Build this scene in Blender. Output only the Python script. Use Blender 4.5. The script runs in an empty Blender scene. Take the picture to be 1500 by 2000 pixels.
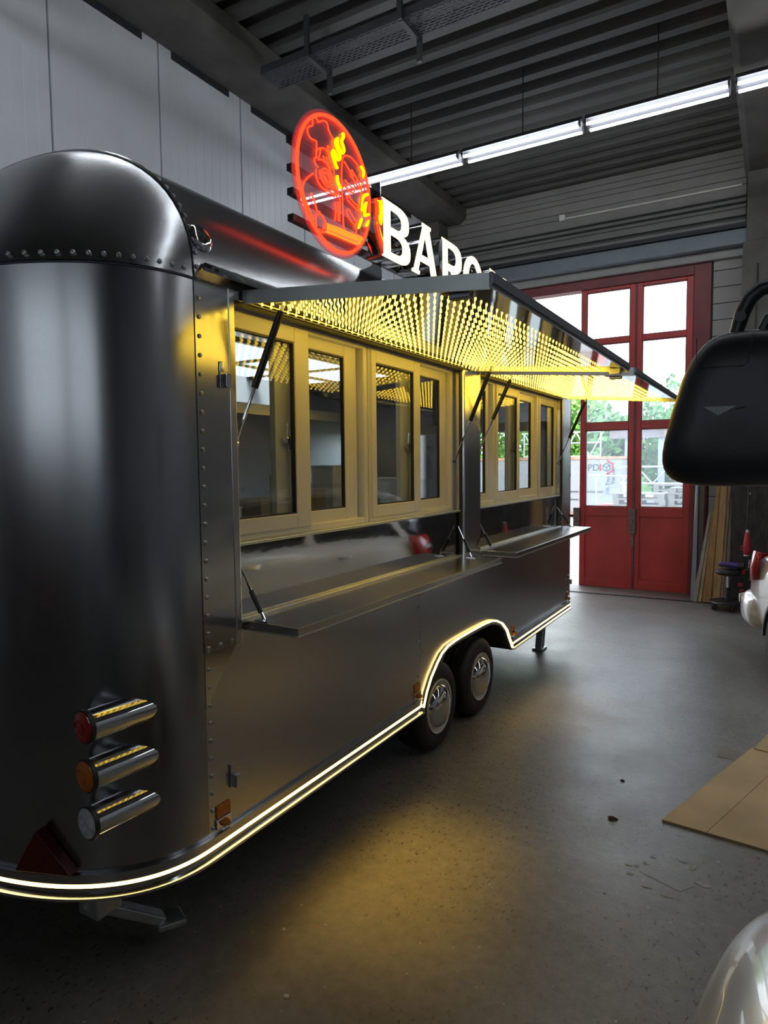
import bpy, bmesh, math, random
from mathutils import Vector, Matrix
random.seed(7)
S = bpy.context.scene
COL = S.collection

# ------------------------------------------------------------------ camera
cam_d = bpy.data.cameras.new('camera')
cam = bpy.data.objects.new('camera', cam_d)
COL.objects.link(cam)
S.camera = cam
cam_d.sensor_fit = 'HORIZONTAL'
cam_d.sensor_width = 36.0
cam_d.lens = 36.0 * 1300.0 / 1500.0
cam_d.clip_start = 0.02
cam_d.clip_end = 300
H_CAM = 1.7


def _norm(v):
    return v.normalized()


_v1 = _norm(Vector((1518 - 750, 97.0, -1300.0)))
_v2 = _norm(Vector((-1456 - 750, 65.0, -1300.0)))
_Y = _v1
_X = -_v2
_X = _norm(_X - _Y * _X.dot(_Y))
_Z = _X.cross(_Y)
_R = Matrix((_X, _Y, _Z))
cam.matrix_world = Matrix.Translation((0, 0, H_CAM)) @ _R.to_4x4()

# ------------------------------------------------------------------ world, exposure
W = bpy.data.worlds.new('world')
S.world = W
W.use_nodes = True
bg = W.node_tree.nodes['Background']
bg.inputs[0].default_value = (0.86, 0.93, 1.0, 1)
bg.inputs[1].default_value = 6.0
S.view_settings.view_transform = 'Standard'
S.view_settings.look = 'None'
S.view_settings.gamma = 1.0
S.view_settings.exposure = 0.08
S.view_settings.use_curve_mapping = False
S.cycles.use_denoising = True
S.cycles.use_adaptive_sampling = True
S.cycles.adaptive_threshold = 0.08
S.cycles.max_bounces = 6
S.cycles.diffuse_bounces = 3
S.cycles.glossy_bounces = 4
S.cycles.transparent_max_bounces = 12
S.cycles.sample_clamp_indirect = 4.0
S.cycles.sample_clamp_direct = 0.0
S.cycles.caustics_reflective = True
S.cycles.blur_glossy = 0.6
TUBE = 26.0       # fluorescent tubes
LED = 11.0         # flap bulbs
STRIP = 6.0       # trim strip
BEAM = 4.2  # added floor pool lights under the flaps
NEON = 2.9
FACE = 1.6

# ------------------------------------------------------------------ materials
MATS = {}


def mat(name, col, rough=0.5, metal=0.0, noise=0.0, nscale=6.0, bump=0.0, bscale=40.0, stretch=None,
        spec=0.5, coat=0.0, aniso=0.0, col2=None, detail=4.0, rvar=0.0):
    if name in MATS:
        return MATS[name]
    m = bpy.data.materials.new(name)
    m.use_nodes = True
    nt = m.node_tree
    b = nt.nodes['Principled BSDF']
    b.inputs['Base Color'].default_value = (*col, 1)
    b.inputs['Roughness'].default_value = rough
    b.inputs['Metallic'].default_value = metal
    b.inputs['Specular IOR Level'].default_value = spec
    b.inputs['Coat Weight'].default_value = coat
    b.inputs['Anisotropic'].default_value = aniso
    tc = nt.nodes.new('ShaderNodeTexCoord')
    mp = nt.nodes.new('ShaderNodeMapping')
    nt.links.new(tc.outputs['Object'], mp.inputs[0])
    if stretch:
        mp.inputs['Scale'].default_value = stretch
    if noise > 0 or col2:
        n = nt.nodes.new('ShaderNodeTexNoise')
        n.inputs['Scale'].default_value = nscale
        n.inputs['Detail'].default_value = detail
        nt.links.new(mp.outputs[0], n.inputs[0])
        r = nt.nodes.new('ShaderNodeValToRGB')
        c2 = col2 or tuple(max(0, c * (1 - noise)) for c in col)
        c1 = col if col2 else tuple(min(1, c * (1 + noise)) for c in col)
        r.color_ramp.elements[0].position = 0.3
        r.color_ramp.elements[1].position = 0.7
        r.color_ramp.elements[0].color = (*c2, 1)
        r.color_ramp.elements[1].color = (*c1, 1)
        nt.links.new(n.outputs[0], r.inputs[0])
        nt.links.new(r.outputs[0], b.inputs['Base Color'])
        if rvar > 0:
            mr = nt.nodes.new('ShaderNodeMapRange')
            mr.inputs[3].default_value = max(0.02, rough - rvar)
            mr.inputs[4].default_value = rough + rvar
            nt.links.new(n.outputs[0], mr.inputs[0])
            nt.links.new(mr.outputs[0], b.inputs['Roughness'])
    if bump > 0:
        n2 = nt.nodes.new('ShaderNodeTexNoise')
        n2.inputs['Scale'].default_value = bscale
        n2.inputs['Detail'].default_value = 3
        nt.links.new(mp.outputs[0], n2.inputs[0])
        bp = nt.nodes.new('ShaderNodeBump')
        bp.inputs['Strength'].default_value = bump
        bp.inputs['Distance'].default_value = 0.01
        nt.links.new(n2.outputs[0], bp.inputs['Height'])
        nt.links.new(bp.outputs[0], b.inputs['Normal'])
    MATS[name] = m
    return m


def emit(name, col, strength):
    if name in MATS:
        return MATS[name]
    m = bpy.data.materials.new(name)
    m.use_nodes = True
    nt = m.node_tree
    nt.nodes.remove(nt.nodes['Principled BSDF'])
    e = nt.nodes.new('ShaderNodeEmission')
    e.inputs[0].default_value = (*col, 1)
    e.inputs[1].default_value = strength
    nt.links.new(e.outputs[0], nt.nodes['Material Output'].inputs[0])
    MATS[name] = m
    return m


def thin_glass(name, tint=(1, 1, 1), haze=0.0, front=False, haze_col=(0.8, 0.87, 0.95), ior=1.5, boost=1.0):
    """single sheet of clear glass or acrylic: see-through, mirrored by angle, optional grime or painted glow"""
    if name in MATS:
        return MATS[name]
    m = bpy.data.materials.new(name)
    m.use_nodes = True
    nt = m.node_tree
    nt.nodes.remove(nt.nodes['Principled BSDF'])
    out = nt.nodes['Material Output']
    tr = nt.nodes.new('ShaderNodeBsdfTransparent')
    tr.inputs[0].default_value = (*tint, 1)
    gl = nt.nodes.new('ShaderNodeBsdfGlossy')
    gl.inputs['Roughness'].default_value = 0.01
    fr = nt.nodes.new('ShaderNodeFresnel')
    geo = nt.nodes.new('ShaderNodeNewGeometry')
    io = nt.nodes.new('ShaderNodeMapRange')      # same mirror share on both faces of the sheet
    io.inputs[3].default_value = ior
    io.inputs[4].default_value = 1.0 / ior
    nt.links.new(geo.outputs['Backfacing'], io.inputs[0])
    nt.links.new(io.outputs[0], fr.inputs[0])
    mul = nt.nodes.new('ShaderNodeMath')
    mul.operation = 'MULTIPLY'
    mul.use_clamp = True
    mul.inputs[1].default_value = boost
    nt.links.new(fr.outputs[0], mul.inputs[0])
    mx = nt.nodes.new('ShaderNodeMixShader')
    nt.links.new(mul.outputs[0], mx.inputs[0])
    last = tr
    if haze > 0:
        df = nt.nodes.new('ShaderNodeBsdfDiffuse' if front else 'ShaderNodeBsdfTranslucent')
        df.inputs[0].default_value = (*haze_col, 1)
        mh = nt.nodes.new('ShaderNodeMixShader')
        mh.inputs[0].default_value = haze
        nt.links.new(tr.outputs[0], mh.inputs[1])
        nt.links.new(df.outputs[0], mh.inputs[2])
        last = mh
    nt.links.new(last.outputs[0], mx.inputs[1])
    nt.links.new(gl.outputs[0], mx.inputs[2])
    nt.links.new(mx.outputs[0], out.inputs[0])
    MATS[name] = m
    return m


STEEL = (0.42, 0.42, 0.43)
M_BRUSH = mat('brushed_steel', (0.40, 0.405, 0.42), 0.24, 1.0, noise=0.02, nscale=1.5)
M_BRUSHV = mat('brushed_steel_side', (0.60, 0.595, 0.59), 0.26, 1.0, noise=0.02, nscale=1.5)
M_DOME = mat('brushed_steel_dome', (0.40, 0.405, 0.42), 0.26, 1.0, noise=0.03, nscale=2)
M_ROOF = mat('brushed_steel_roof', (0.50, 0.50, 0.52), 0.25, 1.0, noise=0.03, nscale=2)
M_POL = mat('polished_steel', (0.62, 0.63, 0.65), 0.05, 1.0, bump=0.05, bscale=4.0, stretch=(1, 1, 2.2))
M_POL2 = mat('polished_steel_flat', (0.55, 0.56, 0.58), 0.12, 1.0, bump=0.02, bscale=8)
M_MIRR = mat('mirror_steel', (0.72, 0.72, 0.70), 0.06, 1.0, bump=0.06, bscale=4.0, stretch=(0.6, 1.6, 1))
M_COUNT = mat('counter_steel', (0.58, 0.57, 0.55), 0.24, 1.0, noise=0.02, nscale=2)
M_CHROME = mat('chrome', (0.75, 0.76, 0.78), 0.05, 1.0, bump=0.01, bscale=10)
M_ALU = mat('aluminium', (0.70, 0.73, 0.72), 0.40, 1.0, noise=0.06, nscale=10, bump=0.03, bscale=60)
M_ALUD = mat('dark_aluminium', (0.20, 0.22, 0.25), 0.3, 0.9, noise=0.1, nscale=10)
M_GALV = mat('galvanised_steel', (0.45, 0.47, 0.48), 0.42, 0.9, noise=0.25, nscale=14)
M_DARK = mat('dark_underside', (0.03, 0.03, 0.03), 0.8, noise=0.2)
M_RUB = mat('black_rubber', (0.018, 0.018, 0.019), 0.55, noise=0.2, nscale=20, bump=0.1, bscale=60)
M_BLK = mat('black_plastic', (0.014, 0.015, 0.017), 0.38, noise=0.15, nscale=30, bump=0.03, bscale=200)
M_PVC = mat('white_window_plastic', (0.84, 0.81, 0.75), 0.35, noise=0.03, nscale=3)
M_CREAM = mat('cream_rim_paint', (0.85, 0.81, 0.68), 0.35, noise=0.04)
M_GLASS = thin_glass('window_glass', (0.93, 0.95, 0.95), ior=1.5, boost=1.0)
M_ACRYL = thin_glass('glow_tinted_acrylic', (1.0, 0.84, 0.87), ior=1.45, haze=0.24, front=True, haze_col=(1.0, 0.35, 0.42))  # neon glow put into the clear sheet as pink tint and haze
M_DGLASS = thin_glass('grimy_door_glass', (0.93, 0.97, 1.0), haze=0.05, haze_col=(0.85, 0.92, 1.0))
M_BGLASS = thin_glass('tinted_back_glass', (0.52, 0.53, 0.53), haze=0.05)  # even tint that dims the added windows in the steel's reflections
M_LED = emit('amber_led', (1.0, 0.64, 0.05), LED)
M_STRIP = emit('warm_led_strip', (1.0, 0.66, 0.20), STRIP)
M_RED = emit('red_neon', (1.0, 0.045, 0.012), NEON)
M_ORG = emit('orange_neon', (1.0, 0.13, 0.012), NEON)
M_YEL = emit('yellow_neon', (1.0, 0.80, 0.0), NEON)
M_FACE = emit('lit_letter_face', (1.0, 0.86, 0.58), FACE)
M_TUBE = emit('fluorescent_tube', (0.90, 0.96, 1.0), TUBE)
M_WALLL = mat('white_sandwich_panel', (0.78, 0.80, 0.84), 0.42, noise=0.04, nscale=2)
M_CLAD = mat('grey_cladding', (0.29, 0.275, 0.255), 0.55, noise=0.08, nscale=3)
M_CLADG = mat('cladding_gap', (0.05, 0.05, 0.05), 0.8, noise=0.1)
M_CONC = mat('concrete', (0.12, 0.11, 0.10), 0.85, noise=0.22, nscale=3, bump=0.3, bscale=25)
M_CEIL = mat('trapezoid_sheet', (0.115, 0.108, 0.10), 0.55, 0.2, noise=0.12, nscale=1.5)
M_REDP = mat('red_door_paint', (0.45, 0.032, 0.024), 0.38, noise=0.25, nscale=2.2, detail=8, bump=0.04, bscale=20, rvar=0.08)
M_REDD = mat('red_frame_paint', (0.16, 0.014, 0.018), 0.42, noise=0.2, nscale=4)
M_WOODS = [mat('pine_%s' % k, c, 0.6, noise=0.22, nscale=3.0, stretch=(9, 9, 0.6), bump=0.1, bscale=20)
           for k, c in (('honey', (0.42, 0.25, 0.10)), ('amber', (0.34, 0.18, 0.06)), ('pale', (0.50, 0.36, 0.20)), ('grey', (0.30, 0.26, 0.22)))]
M_WHITE = mat('white_car_paint', (0.62, 0.62, 0.60), 0.22, noise=0.02, coat=0.6)
M_SILV = mat('silver_car_paint', (0.50, 0.51, 0.54), 0.25, 0.25, noise=0.02, coat=0.6)
M_CGLASS = mat('car_glass', (0.02, 0.025, 0.03), 0.04, noise=0.05, spec=0.8)
M_LAMPR = mat('red_lamp_plastic', (0.42, 0.012, 0.015), 0.15, noise=0.1, nscale=40, coat=0.5)
M_LAMPO = mat('orange_lamp_plastic', (0.55, 0.16, 0.02), 0.25, noise=0.12, nscale=60)
M_LAMPW = mat('clear_lamp_plastic', (0.55, 0.56, 0.58), 0.2, noise=0.25, nscale=60, bump=0.2, bscale=90)
M_REFL = mat('red_reflector', (0.10, 0.006, 0.006), 0.25, noise=0.2, nscale=60)


def floor_mat():
    m = bpy.data.materials.new('worn_concrete_floor')
    m.use_nodes = True
    nt = m.node_tree
    b = nt.nodes['Principled BSDF']
    tc = nt.nodes.new('ShaderNodeTexCoord')

    def noise(scale, detail=5, rough=0.6, vec=None):
        n = nt.nodes.new('ShaderNodeTexNoise')
        n.inputs['Scale'].default_value = scale
        n.inputs['Detail'].default_value = detail
        n.inputs['Roughness'].default_value = rough
        nt.links.new(vec or tc.outputs['Object'], n.inputs[0])
        return n

    def ramp(src, p0, c0, p1, c1):
        r = nt.nodes.new('ShaderNodeValToRGB')
        r.color_ramp.elements[0].position = p0
        r.color_ramp.elements[1].position = p1
        r.color_ramp.elements[0].color = (*c0, 1)
        r.color_ramp.elements[1].color = (*c1, 1)
        nt.links.new(src, r.inputs[0])
        return r

    def mul(a, c, fac=1.0):
        mx = nt.nodes.new('ShaderNodeMixRGB')
        mx.blend_type = 'MULTIPLY'
        mx.inputs[0].default_value = fac
        nt.links.new(a, mx.inputs[1])
        nt.links.new(c, mx.inputs[2])
        return mx
    big = noise(0.9, 6)
    base = ramp(big.outputs[0], 0.3, (0.130, 0.117, 0.104), 0.72, (0.20, 0.187, 0.172))
    fine = noise(18, 6, 0.7)
    f2 = ramp(fine.outputs[0], 0.3, (0.72, 0.72, 0.72), 0.65, (1.1, 1.1, 1.1))
    c = mul(base.outputs[0], f2.outputs[0])
    # dark oil flecks, gathered in places
    mp = nt.nodes.new('ShaderNodeMapping')
    mp.inputs['Scale'].default_value = (1.6, 0.8, 1)
    mp.inputs['Rotation'].default_value = (0, 0, 0.5)
    nt.links.new(tc.outputs['Object'], mp.inputs[0])
    fl = noise(40, 2, 0.5, mp.outputs[0])
    fr = ramp(fl.outputs[0], 0.33, (0.22, 0.19, 0.17), 0.38, (1, 1, 1))
    area = noise(0.8, 2)
    ar = ramp(area.outputs[0], 0.40, (0, 0, 0), 0.52, (1, 1, 1))
    mx = nt.nodes.new('ShaderNodeMixRGB')
    mx.blend_type = 'MULTIPLY'
    nt.links.new(ar.outputs[0], mx.inputs[0])
    nt.links.new(c.outputs[0], mx.inputs[1])
    nt.links.new(fr.outputs[0], mx.inputs[2])
    # pale paint specks
    sp = noise(48, 1, 0.4)
    sr = ramp(sp.outputs[0], 0.76, (0, 0, 0), 0.79, (1, 1, 1))
    m3 = nt.nodes.new('ShaderNodeMixRGB')
    nt.links.new(sr.outputs[0], m3.inputs[0])
    nt.links.new(mx.outputs[0], m3.inputs[1])
    m3.inputs[2].default_value = (0.4, 0.39, 0.37, 1)
    nt.links.new(m3.outputs[0], b.inputs['Base Color'])
    rr = nt.nodes.new('ShaderNodeMapRange')
    rr.inputs[1].default_value = 0.3
    rr.inputs[2].default_value = 0.7
    rr.inputs[3].default_value = 0.36
    rr.inputs[4].default_value = 0.47
    rn = noise(2.5, 5)
    nt.links.new(rn.outputs[0], rr.inputs[0])
    nt.links.new(rr.outputs[0], b.inputs['Roughness'])
    bp = nt.nodes.new('ShaderNodeBump')
    bp.inputs['Strength'].default_value = 0.15
    bp.inputs['Distance'].default_value = 0.01
    nt.links.new(fine.outputs[0], bp.inputs['Height'])
    nt.links.new(bp.outputs[0], b.inputs['Normal'])
    return m


M_FLOOR = floor_mat()


# ------------------------------------------------------------------ mesh helpers
class MB:
    def __init__(self):
        self.v = []
        self.f = []

    def add(self, vs, fs):
        o = len(self.v)
        self.v += [tuple(p) for p in vs]
        self.f += [tuple(i + o for i in q) for q in fs]
        return self

    def box(self, x0, x1, y0, y1, z0, z1):
        return self.add([(x0, y0, z0), (x1, y0, z0), (x1, y1, z0), (x0, y1, z0), (x0, y0, z1), (x1, y0, z1), (x1, y1, z1), (x0, y1, z1)],
                        [(3, 2, 1, 0), (4, 5, 6, 7), (0, 1, 5, 4), (1, 2, 6, 5), (2, 3, 7, 6), (3, 0, 4, 7)])

    def obox(self, c, u, v, w, a, b, d):
        """box with centre c, unit axes u v w and half sizes a b d"""
        c, u, v, w = Vector(c), Vector(u).normalized(), Vector(v).normalized(), Vector(w).normalized()
        P = [c + u * (sx * a) + v * (sy * b) + w * (sz * d) for sz in (-1, 1) for sx, sy in ((-1, -1), (1, -1), (1, 1), (-1, 1))]
        return self.add(P, [(3, 2, 1, 0), (4, 5, 6, 7), (0, 1, 5, 4), (1, 2, 6, 5), (2, 3, 7, 6), (3, 0, 4, 7)])

    def prism(self, poly, axis, a0, a1):
        """extrude 2-D polygon: axis 'x' -> poly is (y,z); 'y' -> (x,z); 'z' -> (x,y)"""
        def P(p, a):
            return (a, p[0], p[1]) if axis == 'x' else (p[0], a, p[1]) if axis == 'y' else (p[0], p[1], a)
        n = len(poly)
        vs = [P(p, a0) for p in poly] + [P(p, a1) for p in poly]
        fs = [tuple(range(n - 1, -1, -1)), tuple(range(n, 2 * n))] + [(i, (i + 1) % n, n + (i + 1) % n, n + i) for i in range(n)]
        return self.add(vs, fs)

    def tube(self, pts, r, n=8, closed=False, cap=True):
        pts = [Vector(p) for p in pts]
        m = len(pts)
        rs = r if isinstance(r, (list, tuple)) else [r] * m
        up = Vector((0, 0, 1))
        rings = []
        prev = None
        for i, p in enumerate(pts):
            if closed:
                t = pts[(i + 1) % m] - pts[i - 1]
            else:
                t = pts[min(i + 1, m - 1)] - pts[max(i - 1, 0)]
            t.normalize()
            if prev is None:
                a = up if abs(t.z) < 0.9 else Vector((1, 0, 0))
                u = (a - t * a.dot(t)).normalized()
            else:
                u = prev - t * prev.dot(t)
                u = u.normalized() if u.length > 1e-6 else prev
            prev = u
            w = t.cross(u)
            rings.append([p + (u * math.cos(2 * math.pi * k / n) + w * math.sin(2 * math.pi * k / n)) * rs[i] for k in range(n)])
        vs = [q for rg in rings for q in rg]
        fs = []
        for i in range(m if closed else m - 1):
            j = (i + 1) % m
            for k in range(n):
                fs.append((i * n + k, i * n + (k + 1) % n, j * n + (k + 1) % n, j * n + k))
        if cap and not closed:
            fs.append(tuple(range(n - 1, -1, -1)))
            fs.append(tuple((m - 1) * n + k for k in range(n)))
        return self.add(vs, fs)

    def cyl(self, p0, p1, r, n=16):
        return self.tube([p0, p1], r, n)

    def lathe(self, prof, c, axis, n=24, cap=True):
        """prof: list of (radius, distance along axis) from c"""
        c, a = Vector(c), Vector(axis).normalized()
        h = Vector((0, 0, 1)) if abs(a.z) < 0.9 else Vector((1, 0, 0))
        u = (h - a * h.dot(a)).normalized()
        w = a.cross(u)
        vs = []
        for r, d in prof:
            for k in range(n):
                t = 2 * math.pi * k / n
                vs.append(c + a * d + (u * math.cos(t) + w * math.sin(t)) * r)
        fs = []
        for i in range(len(prof) - 1):
            for k in range(n):
                fs.append((i * n + k, i * n + (k + 1) % n, (i + 1) * n + (k + 1) % n, (i + 1) * n + k))
        if cap:
            fs.append(tuple(range(n - 1, -1, -1)))
            fs.append(tuple((len(prof) - 1) * n + k for k in range(n)))
        return self.add(vs, fs)

    def grid(self, rows, closed=False):
        n = len(rows[0])
        vs = [p for r in rows for p in r]
        fs = []
        for i in range(len(rows) - 1):
            for k in range(n if closed else n - 1):
                fs.append((i * n + k, i * n + (k + 1) % n, (i + 1) * n + (k + 1) % n, (i + 1) * n + k))
        return self.add(vs, fs)

    def build(self, name, m, parent=None, smooth=False, bevel=0.0, segs=2, subsurf=0, solid=0.0, angle=0.6):
        me = bpy.data.meshes.new(name)
        me.from_pydata(self.v, [], self.f)
        bm = bmesh.new()
        bm.from_mesh(me)
        bmesh.ops.recalc_face_normals(bm, faces=bm.faces)
        bm.to_mesh(me)
        bm.free()
        me.materials.append(m)
        o = bpy.data.objects.new(name, me)
        COL.objects.link(o)
        if smooth:
            me.polygons.foreach_set('use_smooth', [True] * len(me.polygons))
            if subsurf == 0:
                me.set_sharp_from_angle(angle=angle)
        if solid:
            md = o.modifiers.new('solid', 'SOLIDIFY')
            md.thickness = solid
            md.offset = -1
        if bevel:
            md = o.modifiers.new('bevel', 'BEVEL')
            md.width = bevel
            md.segments = segs
            md.limit_method = 'ANGLE'
            md.angle_limit = 0.6
        if subsurf:
            md = o.modifiers.new('sub', 'SUBSURF')
            md.levels = subsurf
            md.render_levels = subsurf
        if parent:
            attach(o, parent)
        return o


def attach(o, parent):
    """parent without moving: things built in world coordinates keep them"""
    o.parent = parent
    o.matrix_parent_inverse = WM(parent).inverted()


def WM(o):
    loc = Matrix.Translation(o.location) @ o.rotation_euler.to_matrix().to_4x4()
    if o.parent:
        return WM(o.parent) @ o.matrix_parent_inverse @ loc
    return loc


def tag(o, label=None, cat=None, group=None, kind=None):
    if label:
        o['label'] = label
    if cat:
        o['category'] = cat
    if group:
        o['group'] = group
    if kind:
        o['kind'] = kind
    return o


def thing(name, loc, label, cat, group=None, rz=0.0):
    o = bpy.data.objects.new(name, None)
    o.empty_display_size = 0.1
    COL.objects.link(o)
    o.location = loc
    o.rotation_euler = (0, 0, rz)
    return tag(o, label, cat, group)


def copy_obj(o, parent=None):
    c = o.copy()
    COL.objects.link(c)
    if parent:
        c.parent = parent
        c.matrix_parent_inverse = Matrix()
    return c


def struct(o):
    return tag(o, kind='structure')


def sn(v, p):
    return math.copysign(abs(v) ** p, v)


# ================================================================== THE HALL
HX0, HX1 = -4.6, 8.4
HY0, HY1 = -8.0, 9.4
HC = 5.5

# floor: hall slab and the yard outside
floor = struct(MB().box(HX0 - 0.3, HX1 + 0.3, HY0 - 0.3, HY1 + 0.35, -0.2, 0.0).build('floor', M_FLOOR))
M_YARD = mat('yard_paving', (0.22, 0.225, 0.23), 0.7, noise=0.15, nscale=2)
yard = struct(MB().box(-30, 30, HY1 + 0.35, 60, -0.25, -0.03).build('yard_ground', M_YARD))

# left wall: white sandwich panels with fine vertical ribs, one object each
wall_left = struct(MB().box(HX0 - 0.2, HX0 - 0.03, HY0, HY1, 0, HC + 0.3).build('wall_left', M_CLADG))


def ribbed_panel(y0, y1, z0, z1):
    m = MB()
    prof = []
    n = 10
    w = (y1 - y0) / n
    for k in range(n):
        a = y0 + k * w
        prof += [(HX0, a + 0.006), (HX0, a + w - 0.010), (HX0 - 0.003, a + w - 0.006), (HX0 - 0.003, a + w - 0.002)]
    rows = [[(x, y, z0) for x, y in prof], [(x, y, z1) for x, y in prof]]
    m.grid(rows)
    return m


pm = None
for k in range(-8, 10):
    y0 = k + 0.1
    y1 = min(y0 + 0.992, HY1 - 0.01)
    if pm is None:
        o = ribbed_panel(0, 0.992, 0, 5.30).build('panel', M_WALLL, solid=0.02)
        pm = o
    else:
        o = copy_obj(pm)
    o.location = (0, y0, 0)
    if y1 - y0 < 0.9:
        o.scale = (1, (y1 - y0) / 0.992, 1)
    o.parent = wall_left

# far wall (the one with the red gates): horizontal cladding boards, openings for two gates
G1 = (-4.15, -0.76, 4.20)      # gate 1 opening x0,x1,top
wall_back = struct(MB().box(HX0, G1[0], HY1, HY1 + 0.22, 0, HC + 0.3).box(G1[1], HX1, HY1, HY1 + 0.22, 0, HC + 0.3).box(G1[0], G1[1], HY1, HY1 + 0.22, 4.2, HC + 0.3)
                   .build('wall_back', M_CLADG))
zs = [4.53, 4.66, 4.70, 4.79, 4.86, 4.93, 5.065, 5.14, 5.265, 5.335, 5.415, 5.50]
for a, b in zip(zs[:-1], zs[1:]):
    gap = 0.03 if a in (4.66, 4.86, 4.79) else 0.006
    for x0, x1 in ((HX0, -0.40), (0.1, HX1)):
        MB().box(x0, x1, HY1 - 0.03, HY1, a, b - gap).build('panel', M_CLAD, wall_back, bevel=0.004, segs=1)
for k in range(21):
    a = 0.08 + k * 0.2
    MB().box(G1[1] + 0.02, -0.40, HY1 - 0.025, HY1, a, a + 0.192).build('panel', M_CLAD, wall_back, bevel=0.003, segs=1)

for k in range(22):
    a = 0.08 + k * 0.2
    MB().box(0.14, HX1, HY1 - 0.025, HY1, a, a + 0.192).build('panel', M_CLAD, wall_back)
# the other two walls close the hall behind the camera; the back windows are added for pale reflections in the steel
M_WALLB = mat('dark_wall', (0.12, 0.115, 0.11), 0.7, noise=0.1)
wall_right = struct(MB().box(HX1, HX1 + 0.2, HY0, HY1, 0, HC + 0.3).build('wall_right', mat('pale_side_wall', (0.45, 0.46, 0.48), 0.6, noise=0.06)))
wf = MB()
wf.box(HX0, HX1, HY0 - 0.2, HY0, 0, 2.2).box(HX0, HX1, HY0 - 0.2, HY0, 4.5, HC + 0.3)
for x0, x1 in ((HX0, -4.3), (-0.3, 0.2), (4.2, HX1)):
    wf.box(x0, x1, HY0 - 0.2, HY0, 2.2, 4.5)
wall_front = struct(wf.build('wall_front', M_WALLB))
for i, (x0, x1) in enumerate(((-4.3, -0.3), (0.2, 4.2))):
    w = MB()
    for k in range(4):
        xx = x0 + (x1 - x0) * k / 3
        w.box(xx - 0.04, xx + 0.04, HY0 - 0.14, HY0 - 0.06, 2.2, 4.5)
    w.box(x0, x1, HY0 - 0.135, HY0 - 0.065, 2.2, 2.28).box(x0, x1, HY0 - 0.135, HY0 - 0.065, 4.42, 4.5).box(x0, x1, HY0 - 0.135, HY0 - 0.065, 3.1, 3.45)  # thick middle bar added for the dark band in the steel
    wo = struct(w.build('window_%d' % (i + 1), M_PVC))
    for k in range(3):
        a = x0 + (x1 - x0) * k / 3
        b = x0 + (x1 - x0) * (k + 1) / 3
        MB().box(a + 0.04, b - 0.04, HY0 - 0.105, HY0 - 0.10, 2.28, 4.42).build('pane', M_BGLASS, wo)

# ceiling: trapezoid sheet, ribs run across the hall
m = MB()
prof = []
y = HY0
while y < HY1:
    prof += [(y, HC), (y + 0.10, HC), (y + 0.135, HC + 0.09), (y + 0.235, HC + 0.09)]
    y += 0.27
rows = [[(HX0 - 0.2, a, b) for a, b in prof], [(HX1 + 0.2, a, b) for a, b in prof]]
m.grid(rows)
struct(m.build('ceiling', M_CEIL, solid=-0.02))

# concrete beams and columns
struct(MB().prism([(-4.6, HC), (-4.6, 5.28), (-4.16, 5.28), (-4.06, 5.36), (-4.06, HC)], 'y', HY0, HY1).build('ceiling_beam', M_CONC, bevel=0.01))
struct(MB().prism([(-0.42, HC), (-0.42, 5.16), (-0.36, 5.08), (0.06, 5.08), (0.12, 5.16), (0.12, HC)], 'y', HY0, HY1).build('ceiling_beam', M_CONC, bevel=0.01))
struct(MB().box(3.7, 4.2, HY0, HY1, 5.08, HC).build('ceiling_beam', M_CONC, bevel=0.01))
struct(MB().box(-4.6, -4.36, HY1 - 0.35, HY1 - 0.03, 0, 5.28).build('column', M_CONC, bevel=0.01))
struct(MB().box(-0.38, 0.12, HY1 - 0.35, HY1 - 0.03, 4.28, 5.08).box(-0.41, 0.14, HY1 - 0.40, HY1 - 0.03, 0, 4.28).build('column', M_CONC, bevel=0.012))
# dark steel flashing pieces hanging below the beam along the left wall
M_FLASH = mat('dark_flashing', (0.05, 0.052, 0.058), 0.5, 0.3, noise=0.1)
for a, b in ((-1.0, 0.9), (1.25, 2.3), (2.6, 3.93), (4.24, 4.94), (5.25, 6.1), (6.45, 7.3), (7.6, 8.6)):
    struct(MB().box(-4.6, -4.575, a, b, 5.215, 5.30).build('trim_flashing', M_FLASH))
# grey rail of the sliding gate
struct(MB().box(HX0, HX1, 9.16, 9.37, 4.30, 4.48).build('trim_gate_rail', mat('rail_grey', (0.16, 0.18, 0.20), 0.45, 0.3, noise=0.08), bevel=0.01))
struct(MB().box(HX0, HX1, 9.12, 9.37, 4.485, 4.535).build('trim_gate_track', mat('track_dark', (0.03, 0.03, 0.035), 0.5, 0.4, noise=0.1)))
struct(MB().box(HX0, -0.41, 9.30, 9.37, 4.20, 4.295).build('trim_gate_lintel', mat('lintel_grey', (0.30, 0.29, 0.27), 0.6, noise=0.08)))

# ------------------------------------------------------------------ red gates


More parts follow.
